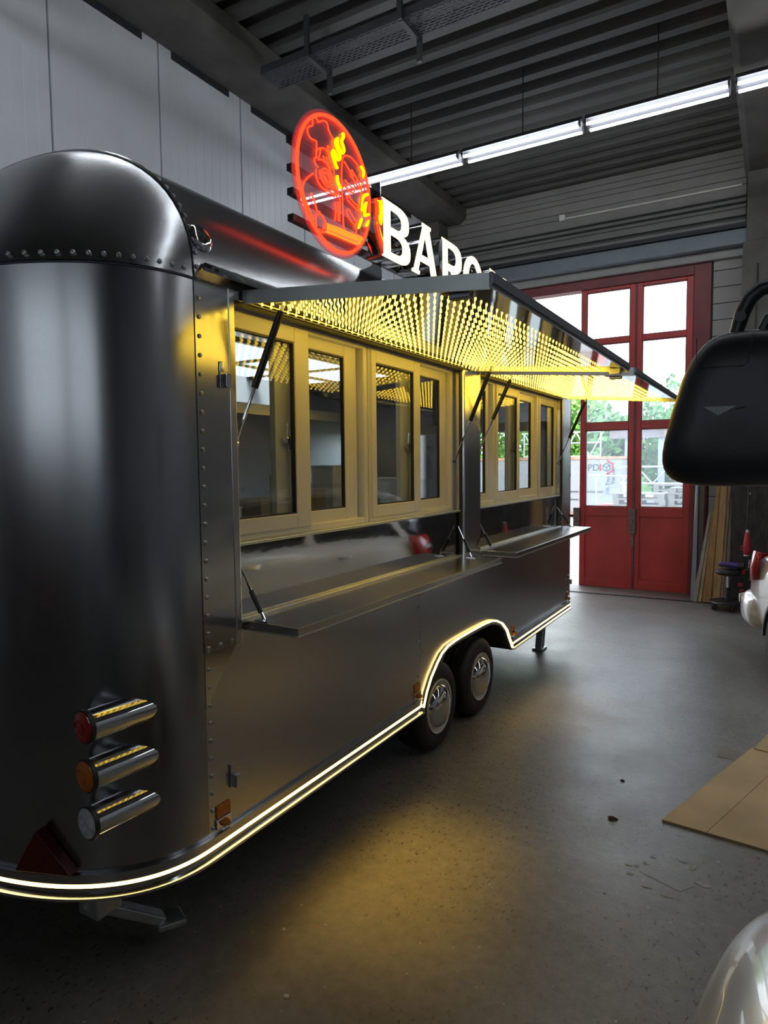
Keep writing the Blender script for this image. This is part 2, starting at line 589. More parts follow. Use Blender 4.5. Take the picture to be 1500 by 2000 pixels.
def gate(name, x0, x1, leaves):
    """frame with leaves; each leaf (xa, xb): two big panes over three rows and a solid lower panel"""
    g = struct(MB().box(x1 - 0.20, x1, HY1 - 0.03, HY1 + 0.16, 0, 4.2).box(x0, x0 + 0.14, HY1 - 0.03, HY1 + 0.16, 0, 4.2)
               .box(x0 + 0.14, x1 - 0.20, HY1 - 0.028, HY1 + 0.158, 4.07, 4.2).build(name, M_REDD, bevel=0.006))
    for xa, xb in leaves:
        s = 0.075
        leaf = MB()
        leaf.box(xa, xa + s, HY1, HY1 + 0.07, 0.004, 4.068).box(xb - s, xb, HY1, HY1 + 0.07, 0.004, 4.068)
        for z0, z1 in ((0.004, 0.13), (0.99, 1.12), (2.165, 2.265), (3.325, 3.395), (4.03, 4.068)):
            leaf.box(xa + s, xb - s, HY1, HY1 + 0.07, z0, z1)
        lf = leaf.build('gate_leaf', M_REDP, g, bevel=0.006)
        MB().box(xa + s - 0.01, xb - s + 0.01, HY1 + 0.025, HY1 + 0.045, 0.12, 1.0).build('kick_panel', M_REDP, lf)
        for z0, z1 in ((1.12, 2.165), (2.265, 3.325), (3.395, 4.03)):
            MB().box(xa + s - 0.005, xb - s + 0.005, HY1 + 0.03, HY1 + 0.035, z0, z1).build('pane', M_DGLASS, lf)
            b = MB()
            for p in ((xa + s, z0, xa + s + 0.012, z1), (xb - s - 0.012, z0, xb - s, z1), (xa + s, z0, xb - s, z0 + 0.012), (xa + s, z1 - 0.012, xb - s, z1)):
                b.box(p[0], p[2], HY1 + 0.012, HY1 + 0.05, p[1], p[3])
            b.build('glazing_bead', M_REDD, lf)
    return g


door1 = gate('door_1', G1[0], G1[1], [(-2.37, -1.653), (-1.647, -0.962)])
MB().box(-1.665, -1.635, HY1 - 0.006, HY1 - 0.0005, 0.004, 4.06).build('meeting_strip', M_REDD, door1)
M_LOCK = mat('worn_lock_steel', (0.17, 0.12, 0.10), 0.5, 0.5, noise=0.3, nscale=20)
for xx in (-2.40, -1.66):
    lk = MB().box(xx - 0.045, xx + 0.045, HY1 - 0.05, HY1 + 0.0, 0.76, 1.10).build('lock_box', M_LOCK, door1, bevel=0.008)
    MB().cyl((xx, HY1 - 0.05, 0.93), (xx, HY1 - 0.085, 0.93), 0.02, 12).build('lock_knob', M_LOCK, lk, smooth=True)
MB().box(-1.675, -1.645, HY1 - 0.02, HY1 + 0.0, 0.55, 0.74).box(-1.68, -1.64, HY1 - 0.03, HY1, 0.68, 0.76).build('bolt_bar', M_LOCK, door1)
MB().cyl((-1.645, HY1 - 0.012, 0.2), (-1.645, HY1 - 0.012, 1.9), 0.008, 8).build('bolt_rod', M_LOCK, door1)
# threshold strip on the floor in front of the gate
struct(MB().box(-4.4, -0.42, 8.86, 8.90, 0, 0.008).build('trim_threshold', mat('threshold_black', (0.02, 0.02, 0.02), 0.6, noise=0.1)))

# ------------------------------------------------------------------ fluorescent battens
M_LAMPB = mat('lamp_housing', (0.055, 0.055, 0.065), 0.5, noise=0.03)
M_ROD = mat('dark_rod', (0.03, 0.03, 0.03), 0.6, noise=0.1)


def batten(xc, yc, label, group, z=4.8, length=1.18):
    t = thing('fluorescent_light', (xc, yc, z), label, 'ceiling light', group)
    h = length / 2
    b = MB()
    b.prism([(yc + p, z + q) for p, q in ((-0.10, 0.022), (-0.035, 0.040), (0.035, 0.040), (0.10, 0.022), (0.10, 0.028), (0.035, 0.085), (-0.035, 0.085), (-0.10, 0.028))], 'x', xc - h, xc + h)
    b.build('housing', M_LAMPB, t)
    for s in (-0.068, 0.068):
        MB().cyl((xc - h + 0.02, yc + s, z - 0.012), (xc + h - 0.02, yc + s, z - 0.012), 0.0125, 10).build('tube', M_TUBE, t, smooth=True)
        for e in (-1, 1):
            MB().box(xc + e * (h - 0.01) - 0.008, xc + e * (h - 0.01) + 0.008, yc + s - 0.018, yc + s + 0.018, z - 0.016, z + 0.04).build('lamp_holder', M_LAMPB, t)
    MB().cyl((xc + 0.02, yc, z + 0.08), (xc + 0.02, yc, HC), 0.006, 6).build('hanging_rod', M_ROD, t)
    return t


names = ['fluorescent batten at the row end behind the round neon sign',
         'fluorescent batten in the lit row above the glowing letters',
         'fluorescent batten hanging in front of the red gate, third in its row',
         'fluorescent batten cut off by the picture edge beside the concrete column']
for k in range(4):
    batten(-3.43 + k * 1.215, 6.43, names[k], 'row of fluorescent battens before the gate')
for k in range(6):  # row carried on out of view, far lamps added for fill
    batten(1.43 + k * 1.215, 6.43, 'fluorescent batten continuing the gate row out of view', 'row of fluorescent battens before the gate')
for yy in (2.2,):
    for k in range(9):  # the farthest of these lengthen the row for extra fill
        batten(-3.43 + k * 1.215, yy, 'fluorescent batten hanging out of view above the hall floor', 'fluorescent battens out of view')

# ------------------------------------------------------------------ cable tray under the ceiling
M_TRAY = mat('cable_tray_steel', (0.13, 0.13, 0.135), 0.5, 0.7, noise=0.15)
tray = thing('cable_tray', (-2.4, 4.95, 5.2), 'perforated steel cable tray hung under the corrugated ceiling', 'cable tray')
ty0, ty1, tz = 4.80, 5.06, 5.2
MB().box(-4.06, 8, ty0 - 0.004, ty0, tz, tz + 0.07).build('side_rail', M_TRAY, tray)
MB().box(-4.06, 8, ty1, ty1 + 0.004, tz, tz + 0.07).build('side_rail', M_TRAY, tray)
# bottom sheet with real slots: a lattice of strips
b = MB()
ny = 9
for k in range(ny + 1):
    yy = ty0 + (ty1 - ty0) * k / ny
    b.box(-4.06, 2.0, yy - 0.008, yy + 0.008, tz, tz + 0.003)
k = 0
x = -4.06
while x < 2.0:
    for q in range(ny):
        ya = ty0 + (ty1 - ty0) * q / ny
        off = 0.03 if q % 2 else 0
        b.box(x + off, x + off + 0.018, ya, ya + (ty1 - ty0) / ny, tz, tz + 0.003)
    x += 0.06
tag(b.build('perforated_sheet', M_TRAY, tray), kind='stuff')
for xx in (-3.52, -2.62):
    hg = MB().box(xx - 0.02, xx + 0.02, ty0 - 0.03, ty1 + 0.03, tz - 0.03, tz).build('cross_bracket', M_TRAY, tray)
    MB().box(xx - 0.02, xx + 0.02, ty0 - 0.05, ty0 - 0.02, tz - 0.03, HC).build('hanger_post', M_TRAY, tray)
    MB().box(xx - 0.02, xx + 0.02, ty1 + 0.02, ty1 + 0.05, tz - 0.18, HC).build('hanger_post', M_TRAY, tray)

jb = thing('junction_box', (-2.62, 9.37, 5.07), 'small white junction box with conduit on the cladding above the gate', 'junction box')
MB().box(-2.66, -2.58, 9.31, 9.37, 5.03, 5.11).build('box_housing', M_PVC, jb, bevel=0.005)
MB().cyl((-2.58, 9.35, 5.06), (-0.45, 9.35, 5.05), 0.012, 8).build('conduit', M_PVC, jb, smooth=True)

# ================================================================== THE FOOD TRAILER
XS, XC, XF = -1.70, -2.70, -3.70      # serving side, centre, far side
YR, YF = 1.64, 6.40                   # seam of the rounded rear, front end
ZB, ZR = 0.31, 2.34                   # lower edge, springing of the roof
RISE = 0.59
TR = thing('food_trailer', (XC, 3.9, 0), 'long brushed steel food trailer with rounded rear, open serving flaps and lit trim', 'trailer')


def rear_xy(t, k=1.0):
    """plan of the rounded rear, t 0..pi from serving side round to far side; k scales"""
    e = 2 / 2.4
    return XC + k * 1.0 * sn(math.cos(t), e), YR + 0.02 - k * 0.53 * sn(math.sin(t), e)


def arch_z(u):
    return ZR + RISE * (1 - min(1, abs(u)) ** 2.2) ** (1 / 2.2)


# rounded rear wall
rows = []
NT = 56
for zz in (ZB, 0.8, 1.3, 1.8, ZR):
    rows.append([(*rear_xy(math.pi * k / NT), zz) for k in range(NT + 1)])
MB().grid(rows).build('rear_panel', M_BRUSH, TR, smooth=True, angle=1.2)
# dome over the rear
rows = []
NE = 22
for j in range(NE + 1):
    e = math.pi / 2 * j / NE
    row = []
    for k in range(NT + 1):
        t = math.pi * k / NT
        p = 2 / (2.2 - 1.08 * (1 - math.exp(-3.0 * abs(math.sin(t)))))
        ce, se = math.cos(e) ** p if j < NE else 0.0, math.sin(e) ** p
        row.append((XC + 1.003 * sn(math.cos(t), 2 / 2.4) * ce, YR + 0.006 - 0.52 * sn(math.sin(t), 2 / 2.4) * ce, ZR + (RISE + 0.003) * se))
    rows.append(row)
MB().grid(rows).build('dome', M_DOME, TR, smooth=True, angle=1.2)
# thin dark lap at the dome foot
pts = [(*rear_xy(math.pi * k / NT, 1.004), ZR - 0.004) for k in range(NT + 1)]
MB().tube(pts, 0.004, 5).build('lap_joint', M_ALUD, TR, smooth=True)

# roof shell
prof = []
NA = 48
for k in range(NA + 1):
    a = math.pi * k / NA
    u = sn(math.cos(a), 2 / 2.2)
    w = abs(math.sin(a)) ** (2 / 2.2)
    prof.append((XC + u, ZR + RISE * w))
MB().grid([[(x, yy, z) for x, z in prof] for yy in (YR, 2.8, 4.6, YF)]).build('roof_shell', M_ROOF, TR, smooth=True, angle=1.2)
# riveted hoop where dome and roof meet
MB().tube([(XC + (x - XC) * 1.003, YR, ZR + (z - ZR) * 1.004) for x, z in prof], 0.004, 5).build('hoop_joint', M_POL2, TR, smooth=True)

# far side, front end with window opening, interior floor, chassis
MB().box(XF, XF + 0.02, YR, YF, ZB, ZR).build('far_side_wall', M_BRUSHV, TR)
fw = MB()
fw.box(XF, -3.45, YF - 0.02, YF, ZB, ZR).box(-1.95, XS, YF - 0.02, YF, ZB, ZR).box(-3.45, -1.95, YF - 0.02, YF, ZB, 1.18).box(-3.45, -1.95, YF - 0.02, YF, 2.10, ZR)
fw.build('front_wall', M_BRUSHV, TR)
MB().add([(x, YF, z) for x, z in prof], [tuple(range(len(prof)))]).build('front_gable', M_BRUSHV, TR)
MB().box(XF, XS - 0.03, 1.5, YF - 0.02, 0.66, 0.70).build('cabin_floor', M_GALV, TR)
MB().box(XF + 0.1, XS - 0.5, 1.5, YF - 0.1, 0.33, 0.40).build('chassis', M_DARK, TR)
fr = MB()
for a, b, c, d in ((-3.47, -3.38, 1.16, 2.12), (-2.02, -1.93, 1.16, 2.12), (-3.47, -1.93, 1.16, 1.25), (-3.47, -1.93, 2.03, 2.12), (-2.745, -2.655, 1.16, 2.12)):
    fr.box(a, b, YF - 0.06, YF - 0.005, c, d)
fwin = fr.build('front_window_frame', M_PVC, TR, bevel=0.004)
for a, b in ((-3.38, -2.745), (-2.655, -2.02)):
    MB().box(a, b, YF - 0.035, YF - 0.03, 1.25, 2.03).build('pane', M_GLASS, fwin)

# lower side panels with wheel arch
ARCH = [(3.262, 0.31), (3.282, 0.352), (3.313, 0.412), (3.374, 0.485), (3.453, 0.548), (3.518, 0.589), (3.60, 0.613), (3.70, 0.622), (3.795, 0.625), (3.986, 0.627),
        (4.192, 0.625), (4.33, 0.617), (4.415, 0.600), (4.534, 0.556), (4.634, 0.485), (4.685, 0.415), (4.737, 0.352), (4.765, 0.31)]
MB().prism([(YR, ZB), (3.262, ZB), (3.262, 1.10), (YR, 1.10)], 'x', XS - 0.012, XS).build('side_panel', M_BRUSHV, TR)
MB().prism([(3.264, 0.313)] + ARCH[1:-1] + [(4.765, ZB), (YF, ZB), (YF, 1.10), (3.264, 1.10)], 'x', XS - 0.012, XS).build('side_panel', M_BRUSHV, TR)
MB().prism([(YR + 0.002, 1.055), (1.80, 1.055), (YR + 0.002, 0.86)], 'x', XS, XS + 0.0015).build('patch_plate', M_POL2, TR)
# wheel well
rows = [[(xx, a, b) for a, b in ARCH] for xx in (XS - 0.003, -2.15)]
MB().grid(rows).build('wheel_well', M_DARK, TR, solid=0.01)
MB().prism(ARCH, 'x', -2.17, -2.15).build('wheel_well_back', M_DARK, TR)

# upright panels of the serving side
MB().box(XS - 0.012, XS + 0.003, YR, 1.797, 1.057, ZR).build('corner_panel', mat('satin_steel', (0.50, 0.505, 0.52), 0.17, 1.0, noise=0.02, nscale=1.5), TR)
MB().box(XS - 0.09, XS + 0.006, 1.797, 1.830, 1.05, ZR).build('bay_jamb', M_BRUSHV, TR, bevel=0.004)
MB().box(XS - 0.09, XS + 0.004, 3.875, 4.150, 1.09, 2.31).build('bay_pillar', mat('bright_steel', (0.72, 0.73, 0.76), 0.2, 1.0, noise=0.02, nscale=2), TR, bevel=0.012)
MB().box(XS - 0.09, XS + 0.000, 6.13, YF, 1.09, ZR).build('bay_jamb', M_BRUSHV, TR, bevel=0.006)
MB().box(XS - 0.09, XS + 0.0, 1.830, 6.13, 2.305, ZR).build('header_rail', M_BRUSHV, TR)
MB().box(XS - 0.085, XS - 0.002, 1.83, 6.13, 1.085, 1.115).build('sill_rail', M_POL2, TR)
M_SEAL = mat('dark_seal', (0.03, 0.03, 0.03), 0.5, noise=0.1)
for a, b in ((1.830, 3.875), (4.150, 6.13)):
    MB().tube([(XS - 0.01, a + 0.005, 2.296), (XS - 0.01, b - 0.005, 2.296)], 0.010, 6).build('door_seal', M_SEAL, TR)
    MB().box(XS - 0.02, XS - 0.008, b - 0.028, b - 0.004, 1.12, 2.29).build('side_seal', M_SEAL, TR)
# drip rail above the flaps
MB().prism([(XS - 0.003, 2.395), (XS + 0.006, 2.400), (XS + 0.070, 2.365), (XS + 0.066, 2.355), (XS + 0.004, 2.385), (XS - 0.003, 2.37)], 'y', 1.69, 6.2).build('drip_rail', M_POL2, TR)
# oval roof vent
MB().lathe([(0.0, 0.016), (0.03, 0.014), (0.044, 0.008), (0.050, 0.0), (0.040, -0.004)], (XS - 0.020, 1.70, 2.487), (1, 0, 0.28), 24).build('vent_bezel', M_CHROME, TR, smooth=True)

# rivets, one shared mesh
rv0 = None


def rivet(p, nrm):
    global rv0
    if rv0 is None:
        rv0 = MB().lathe([(0.0078, 0.0), (0.0078, 0.003), (0.0052, 0.0058), (0.0025, 0.0062), (0.0022, 0.003)], (0, 0, 0), (0, 0, 1), 10).build('rivet', M_GALV, None, smooth=True)
        o = rv0
    else:
        o = copy_obj(rv0)
    o.location = p
    o.rotation_euler = Vector(nrm).to_track_quat('Z', 'Y').to_euler()
    o.parent = TR
    o.matrix_parent_inverse = WM(TR).inverted()


for k in range(31):
    zz = 0.42 + k * 0.064
    rivet((XS + (0.003 if zz > 1.06 else 0), YR + 0.018, zz), (1, 0, 0))
for k in range(3):
    rivet((XS + 0.003, YR + 0.018 + 0.058 * k, 1.072), (1, 0, 0))
for k in range(1, 22):
    t = math.pi * k / 44
    x, yy = rear_xy(t, 1.004)
    x2, y2 = rear_xy(t + 0.01, 1.004)
    rivet((x, yy, ZR + 0.022), (-(y2 - yy), (x2 - x), 0))
for k in range(1, 26):
    a = math.pi * (k - 0.3) / 44
    u, w = sn(math.cos(a), 2 / 2.2), abs(math.sin(a)) ** (2 / 2.2)
    rivet((XC + 1.001 * u, YR + 0.018, ZR + RISE * w), (math.cos(a) * 0.8, 0, math.sin(a)))
for k in range(9):
    rivet((XS, 3.248, 0.46 + k * 0.066), (1, 0, 0))
for k in range(8):
    rivet((XS, YF - 0.016, 0.5 + k * 0.22), (1, 0, 0))

# ------------------------------------------------------------------ trim with LED strip
plan = [(XF + 0.3, 1.15)]
plan = [rear_xy(math.pi * k / NT) for k in range(NT, -1, -1)] + [(XS, YR + 0.02), (XS, 2.2), (XS, 2.8), (XS, 3.275)]
plan = [plan[0]] + [b for a, b in zip(plan[:-1], plan[1:]) if (Vector(a) - Vector(b)).length > 1e-4]


def sweep_plan(path, prof):
    """path (x,y) list, prof (outward offset, z) list"""
    rows = []
    for i, p in enumerate(path):
        a, b = Vector(path[max(0, i - 1)]), Vector(path[min(len(path) - 1, i + 1)])
        d = (b - a).normalized()
        n = Vector((d.y, -d.x))
        rows.append([(p[0] + n.x * o, p[1] + n.y * o, z) for o, z in prof])
    return MB().grid(rows)


CH = [(0.001, 0.394), (0.016, 0.394), (0.016, 0.389), (0.005, 0.386), (0.005, 0.322), (0.022, 0.318), (0.022, 0.308), (0.001, 0.306)]
front_plan = [(XS, 4.76), (XS, 5.3), (XS, 5.8), (XS, YF)]
for path in (plan, front_plan):
    tr = sweep_plan(path, CH).build('trim_channel', M_POL2, TR, smooth=True)
    sweep_plan(path, [(0.0052, 0.356), (0.008, 0.355), (0.009, 0.350), (0.008, 0.345), (0.0052, 0.344)]).build('led_strip', M_STRIP, tr, smooth=True)
ap = [(XS + 0.004, a, b) for a, b in ARCH]
sm = []
for i in range(len(ap) - 1):
    for k in range(3):
        f = k / 3
        sm.append(Vector(ap[i]).lerp(Vector(ap[i + 1]), f))
sm.append(Vector(ap[-1]))
# flat bright edging round the arch, inside the glowing tube
edge = []
cy, cz = 3.99, 0.30
for p in sm:
    q = p.copy()
    d = Vector((0, p.y - cy, (p.z - cz) * 1.6)).normalized()
    edge.append((p + d * 0.004, p - d * 0.030))
ae = MB().grid([[(XS + 0.002, a.y, a.z), (XS + 0.010, a.y, a.z), (XS + 0.010, b.y, b.z), (XS - 0.01, b.y, b.z)] for a, b in edge]).build('arch_edging', M_POL2, TR)
MB().tube([p + Vector((0.010, 0, 0.0)) for p in sm[2:-1]], 0.006, 8).build('led_strip', M_STRIP, ae, smooth=True)

# ------------------------------------------------------------------ windows of the two bays
XW = -1.762


def ring(mb, y0, y1, z0, z1, wl, wr, wb, wt, xa, xb):
    mb.box(xa, xb, y0, y0 + wl, z0, z1).box(xa, xb, y1 - wr, y1, z0, z1)
    mb.box(xa, xb, y0 + wl, y1 - wr, z0, z0 + wb).box(xa, xb, y0 + wl, y1 - wr, z1 - wt, z1)
    return mb


M_BEAD = mat('dark_glazing_seal', (0.03, 0.028, 0.026), 0.5, noise=0.1)


def sash(par, y0, y1, g0, g1, xf, z0=1.445, z1=2.285, lock=True):
    """sash frame y0..y1 with glass g0..g1, front face at xf"""
    s = ring(MB(), y0, y1, z0, z1, g0 - y0, y1 - g1, 1.505 - z0, z1 - 2.222, xf - 0.028, xf).build('sash', M_PVC, par, bevel=0.004)
    MB().box(xf - 0.018, xf - 0.014, g0 - 0.005, g1 + 0.005, 1.50, 2.227).build('pane', M_GLASS, par)
    ring(MB(), g0, g1, 1.505, 2.222, 0.006, 0.006, 0.006, 0.006, xf - 0.022, xf - 0.005).build('glazing_seal', M_BEAD, par)
    if lock:
        yy = g1 - 0.028
        lk = MB()
        lk.lathe([(0.018, 0), (0.018, 0.012), (0.008, 0.016), (0.008, 0.0)], (xf - 0.034, yy, 1.815), (1, 0, 0), 16)
        lk.cyl((xf - 0.026, yy, 1.825), (xf - 0.022, yy + 0.002, 1.885), 0.005, 8)
        lk.box(xf - 0.036, xf - 0.026, yy + 0.012, yy + 0.03, 1.775, 1.815)
        MB().box(xf - 0.075, xf - 0.045, g1 - 0.080, g1 + 0.02, 1.45, 2.28).build('inner_stile', M_PVC, par, bevel=0.003)
        lk.build('sash_lock', M_CHROME, par)


def unit(y0, y1):
    return ring(MB(), y0, y1, 1.42, 2.30, 0.035, 0.035, 0.03, 0.025, XW - 0.07, XW).build('window_frame', M_PVC, TR, bevel=0.004)


ua = unit(1.832, 2.835)
sash(ua, 1.80, 2.345, 1.852, 2.246, XW + 0.010)
sash(ua, 2.25, 2.775, 2.316, 2.672, XW - 0.026, lock=False)
ub = unit(2.845, 3.85)
sash(ub, 2.862, 3.388, 2.907, 3.314, XW + 0.010)
sash(ub, 3.33, 3.80, 3.390, 3.718, XW - 0.026, lock=False)
uc = unit(4.155, 4.575)
sash(uc, 4.158, 4.490, 4.20, 4.444, XW - 0.018, lock=False)
ud = unit(4.585, 5.585)
sash(ud, 4.588, 5.090, 4.625, 5.032, XW + 0.008)
sash(ud, 5.07, 5.55, 5.130, 5.482, XW - 0.026, lock=False)
ue = unit(5.600, 6.13)
sash(ue, 5.615, 6.125, 5.690, 6.092, XW - 0.010, lock=False)
# polished panels below the windows with little ledges
for a, b in ((1.832, 3.86), (4.152, 6.12)):
    MB().box(XW - 0.02, XS - 0.030, a, b, 1.125, 1.418).build('polished_panel', M_POL, TR)
    MB().box(XW, XS - 0.012, a, b, 1.410, 1.422).build('window_ledge', M_ALU, TR, bevel=0.003)
    MB().box(XS - 0.03, XS - 0.004, a, b, 1.120, 1.140).build('hinge_ledge', M_ALU, TR, bevel=0.003)

# ------------------------------------------------------------------ serving flaps
HZ, OZ, OX = 2.318, 2.236, -0.735
led_mesh = None
bulbs_made = 0


def flap_z(x):
    return HZ + (OZ - HZ) * (x - (XS + 0.01)) / (OX - (XS + 0.01))


bulb_spots = []


def flap(y0, y1, first):
    xh = XS + 0.01
    f = MB().add([(xh, y0, HZ - 0.006), (OX, y0, OZ - 0.006), (OX, y1, OZ - 0.006), (xh, y1, HZ - 0.006),
                  (xh, y0, HZ + 0.024), (OX, y0, OZ + 0.024), (OX, y1, OZ + 0.024), (xh, y1, HZ + 0.024)],
                 [(3, 2, 1, 0), (4, 5, 6, 7), (0, 1, 5, 4), (1, 2, 6, 5), (2, 3, 7, 6), (3, 0, 4, 7)]).build('serving_flap', M_MIRR, TR)
    for yy, s in ((y0, -1), (y1, 1)):
        MB().add([(xh, yy - 0.004, HZ - 0.022), (OX, yy - 0.004, OZ - 0.022), (OX, yy + 0.004, OZ - 0.022), (xh, yy + 0.004, HZ - 0.022),
                  (xh, yy - 0.004, HZ + 0.026), (OX, yy - 0.004, OZ + 0.026), (OX, yy + 0.004, OZ + 0.026), (xh, yy + 0.004, HZ + 0.026)],
                 [(3, 2, 1, 0), (4, 5, 6, 7), (0, 1, 5, 4), (1, 2, 6, 5), (2, 3, 7, 6), (3, 0, 4, 7)]).build('edge_profile', M_ALU, f)
    MB().box(OX - 0.002, OX + 0.006, y0 - 0.004, y1 + 0.004, OZ - 0.016, OZ + 0.028).box(OX + 0.006, OX + 0.012, y0 - 0.004, y1 + 0.004, OZ - 0.006, OZ + 0.018).build('edge_profile', M_ALUD, f)
    MB().cyl((xh - 0.006, y0, HZ + 0.004), (xh - 0.006, y1, HZ + 0.004), 0.012, 8).build('piano_hinge', M_SEAL, f)
    # closing latch under the outer edge
    lx = OX - 0.12
    lt = MB().box(lx - 0.05, lx + 0.03, y0 + 0.015, y0 + 0.045, flap_z(lx) - 0.022, flap_z(lx) - 0.006).box(lx - 0.025, lx + 0.045, y0 + 0.02, y0 + 0.05, flap_z(lx) - 0.040, flap_z(lx) - 0.022)
    lt.build('flap_latch', M_ALUD, f, bevel=0.003)
    if y0 < 3:
        lx = OX - 0.05
        MB().box(lx - 0.04, lx + 0.02, y1 - 0.06, y1 - 0.02, flap_z(lx) - 0.04, flap_z(lx) - 0.006).build('flap_latch', M_ALU, f, bevel=0.003)
    # added area light for the yellow floor pool, narrow and tilted to the rear
    la = bpy.data.lights.new('added_pool_light', 'AREA')
    la.shape = 'RECTANGLE'
    la.size = (OX - xh) * 0.86
    la.size_y = (y1 - y0) * 0.75
    la.spread = math.radians(20)
    la.energy = BEAM if first else BEAM * 0.3
    la.color = (1.0, 0.60, 0.06)
    lo = bpy.data.objects.new('added_pool_light', la)
    COL.objects.link(lo)
    lo.location = ((OX + xh) / 2, (y0 + y1) / 2, (HZ + OZ) / 2 - 0.030)
    lo.rotation_euler = (math.radians(-24), math.atan2(HZ - OZ, OX - xh), 0)
    attach(lo, f)
    nx, ny = 18, int((y1 - y0) / 0.05)
    for j in range(ny):
        for i in range(nx):
            x = xh + 0.055 + i * 0.05
            yy = y0 + 0.04 + j * 0.05
            if yy > y1 - 0.03 or x > OX - 0.125:
                continue
            bulb_spots.append((yy, x, flap_z(x) - 0.006, f))
    return f


F1 = flap(1.872, 3.955, True)
F2 = flap(4.142, 6.12, False)
BP = [(0.0010, 0.0), (0.0012, -0.004), (0.0026, -0.009), (0.0041, -0.013), (0.0036, -0.0165), (0.0014, -0.018)]
bulb_spots.sort(key=lambda s: s[0] * 1.0 - 0.25 * s[1])
b0 = None
rest = {F1.name: MB(), F2.name: MB()}
for k, (yy, x, z, f) in enumerate(bulb_spots):
    if k < 300:
        if b0 is None:
            b0 = MB().lathe(BP, (0, 0, 0), (0, 0, 1), 7).build('led_bulb', M_LED, None, smooth=True)
            o = b0
        else:
            o = copy_obj(b0)
        o.location = (x, yy, z)
        o.parent = f
        o.matrix_parent_inverse = WM(f).inverted()
    else:
        rest[f.name].lathe(BP[1:], (x, yy, z), (0, 0, 1), 6)
for f in (F1, F2):
    tag(rest[f.name].build('led_bulbs', M_LED, f, smooth=True), kind='stuff')


def gas_strut(par, top, bot, frac, rb, rr):
    """black body at the top (frac of the length), bright rod below"""
    t, b = Vector(top), Vector(bot)
    mid = t.lerp(b, frac)
    n = t.lerp(b, 0.06)
    MB().tube([n, mid], rb, 12).build('strut_cylinder', M_BLK, par, smooth=True)
    MB().tube([mid, b], rr, 8).build('strut_rod', M_CHROME, par, smooth=True)
    MB().tube([t, n], rr * 1.3, 8).box(t.x - 0.03, t.x + 0.03, t.y - 0.014, t.y + 0.014, t.z - 0.004, t.z + 0.004).build('strut_bracket', M_ALU, par)
    MB().lathe([(0.010, -0.008), (0.010, 0.008)], b, (0, 1, 0), 10).build('strut_joint', M_CHROME, par, smooth=True)


def fz(x):
    return flap_z(x) - 0.012


gas_strut(F1, (-1.545, 1.925, fz(-1.545)), (-1.726, 1.850, 1.79), 0.60, 0.0135, 0.006)
gas_strut(F1, (-1.462, 3.745, fz(-1.462)), (-1.726, 3.79, 1.725), 0.56, 0.0125, 0.006)
gas_strut(F2, (-1.515, 4.245, fz(-1.515)), (-1.726, 4.19, 1.80), 0.58, 0.0125, 0.006)
gas_strut(F2, (-1.450, 5.98, fz(-1.450)), (-1.726, 6.06, 1.71), 0.60, 0.0125, 0.006)

# ------------------------------------------------------------------ fold-down counters
for y0, y1 in ((1.853, 3.888), (4.168, 6.19)):
    xo = -1.453
    c = MB().add([(XS - 0.005, y0, 1.102), (xo, y0, 1.098), (xo, y1, 1.098), (XS - 0.005, y1, 1.102),
                  (XS - 0.005, y0, 1.130), (xo, y0, 1.128), (xo, y1, 1.128), (XS - 0.005, y1, 1.130)],
                 [(3, 2, 1, 0), (4, 5, 6, 7), (0, 1, 5, 4), (1, 2, 6, 5), (2, 3, 7, 6), (3, 0, 4, 7)]).build('fold_down_counter', M_COUNT, TR, bevel=0.002)
    MB().box(XS + 0.002, xo + 0.0015, y0 - 0.002, y1 + 0.002, 1.094, 1.1).build('counter_lip', M_ALU, c)
    for top, bot in ((((XS - 0.018), y0 + 0.002, 1.322), (-1.635, y0 + 0.03, 1.134)), (((XS - 0.018), min(y1, 6.06) - 0.06, 1.322), (-1.622, y1 - 0.07, 1.134))):
        t, b = Vector(top), Vector(bot)
        m1, m2 = t.lerp(b, 0.42), t.lerp(b, 0.86)
        MB().tube([t, m1], 0.0045, 8).build('strut_rod', M_CHROME, c, smooth=True)
        MB().tube([m1, m2], 0.0095, 10).build('strut_cylinder', M_BLK, c, smooth=True)
        MB().tube([m2, b], 0.0055, 8).box(b.x - 0.03, b.x + 0.03, b.y - 0.02, b.y + 0.02, b.z - 0.006, b.z).build('strut_bracket', M_CHROME, c)

# ------------------------------------------------------------------ wheels
for yc in (3.52, 4.165):
    xo, R0 = -1.712, 0.266
    w = 0.19
    tp = [(0.150, -0.02), (0.165, 0.004), (0.185, 0.012), (0.215, 0.012), (0.240, 0.004), (0.256, -0.012), (0.262, -0.028), (0.262, -0.045), (0.257, -0.048), (0.257, -0.053), (0.265, -0.056),
          (0.265, -0.085), (0.259, -0.088), (0.259, -0.094), (0.265, -0.097), (0.265, -0.130), (0.258, -0.134), (0.258, -0.139), (0.262, -0.143), (0.255, -0.17), (0.22, -0.19), (0.15, -0.18)]
    wh = MB().lathe(tp, (xo, yc, R0), (1, 0, 0), 56, cap=False).build('wheel', M_RUB, TR, smooth=True, angle=0.5)
    MB().lathe([(0.152, 0.008), (0.160, 0.012), (0.160, 0.001), (0.152, 0.0), (0.146, -0.012), (0.126, -0.024)], (xo, yc, R0), (1, 0, 0), 48, cap=False).build('rim_ring', M_CREAM, wh, smooth=True)
    MB().lathe([(0.136, -0.022), (0.135, -0.004), (0.130, 0.008), (0.117, 0.024), (0.097, 0.038), (0.07, 0.049), (0.035, 0.056), (0.0005, 0.058)], (xo, yc, R0), (1, 0, 0), 48, cap=False).build('hubcap', M_CHROME, wh, smooth=True)
MB().cyl((-1.9, 3.52, 0.266), (-3.5, 3.52, 0.266), 0.04, 12).build('axle', M_DARK, TR)
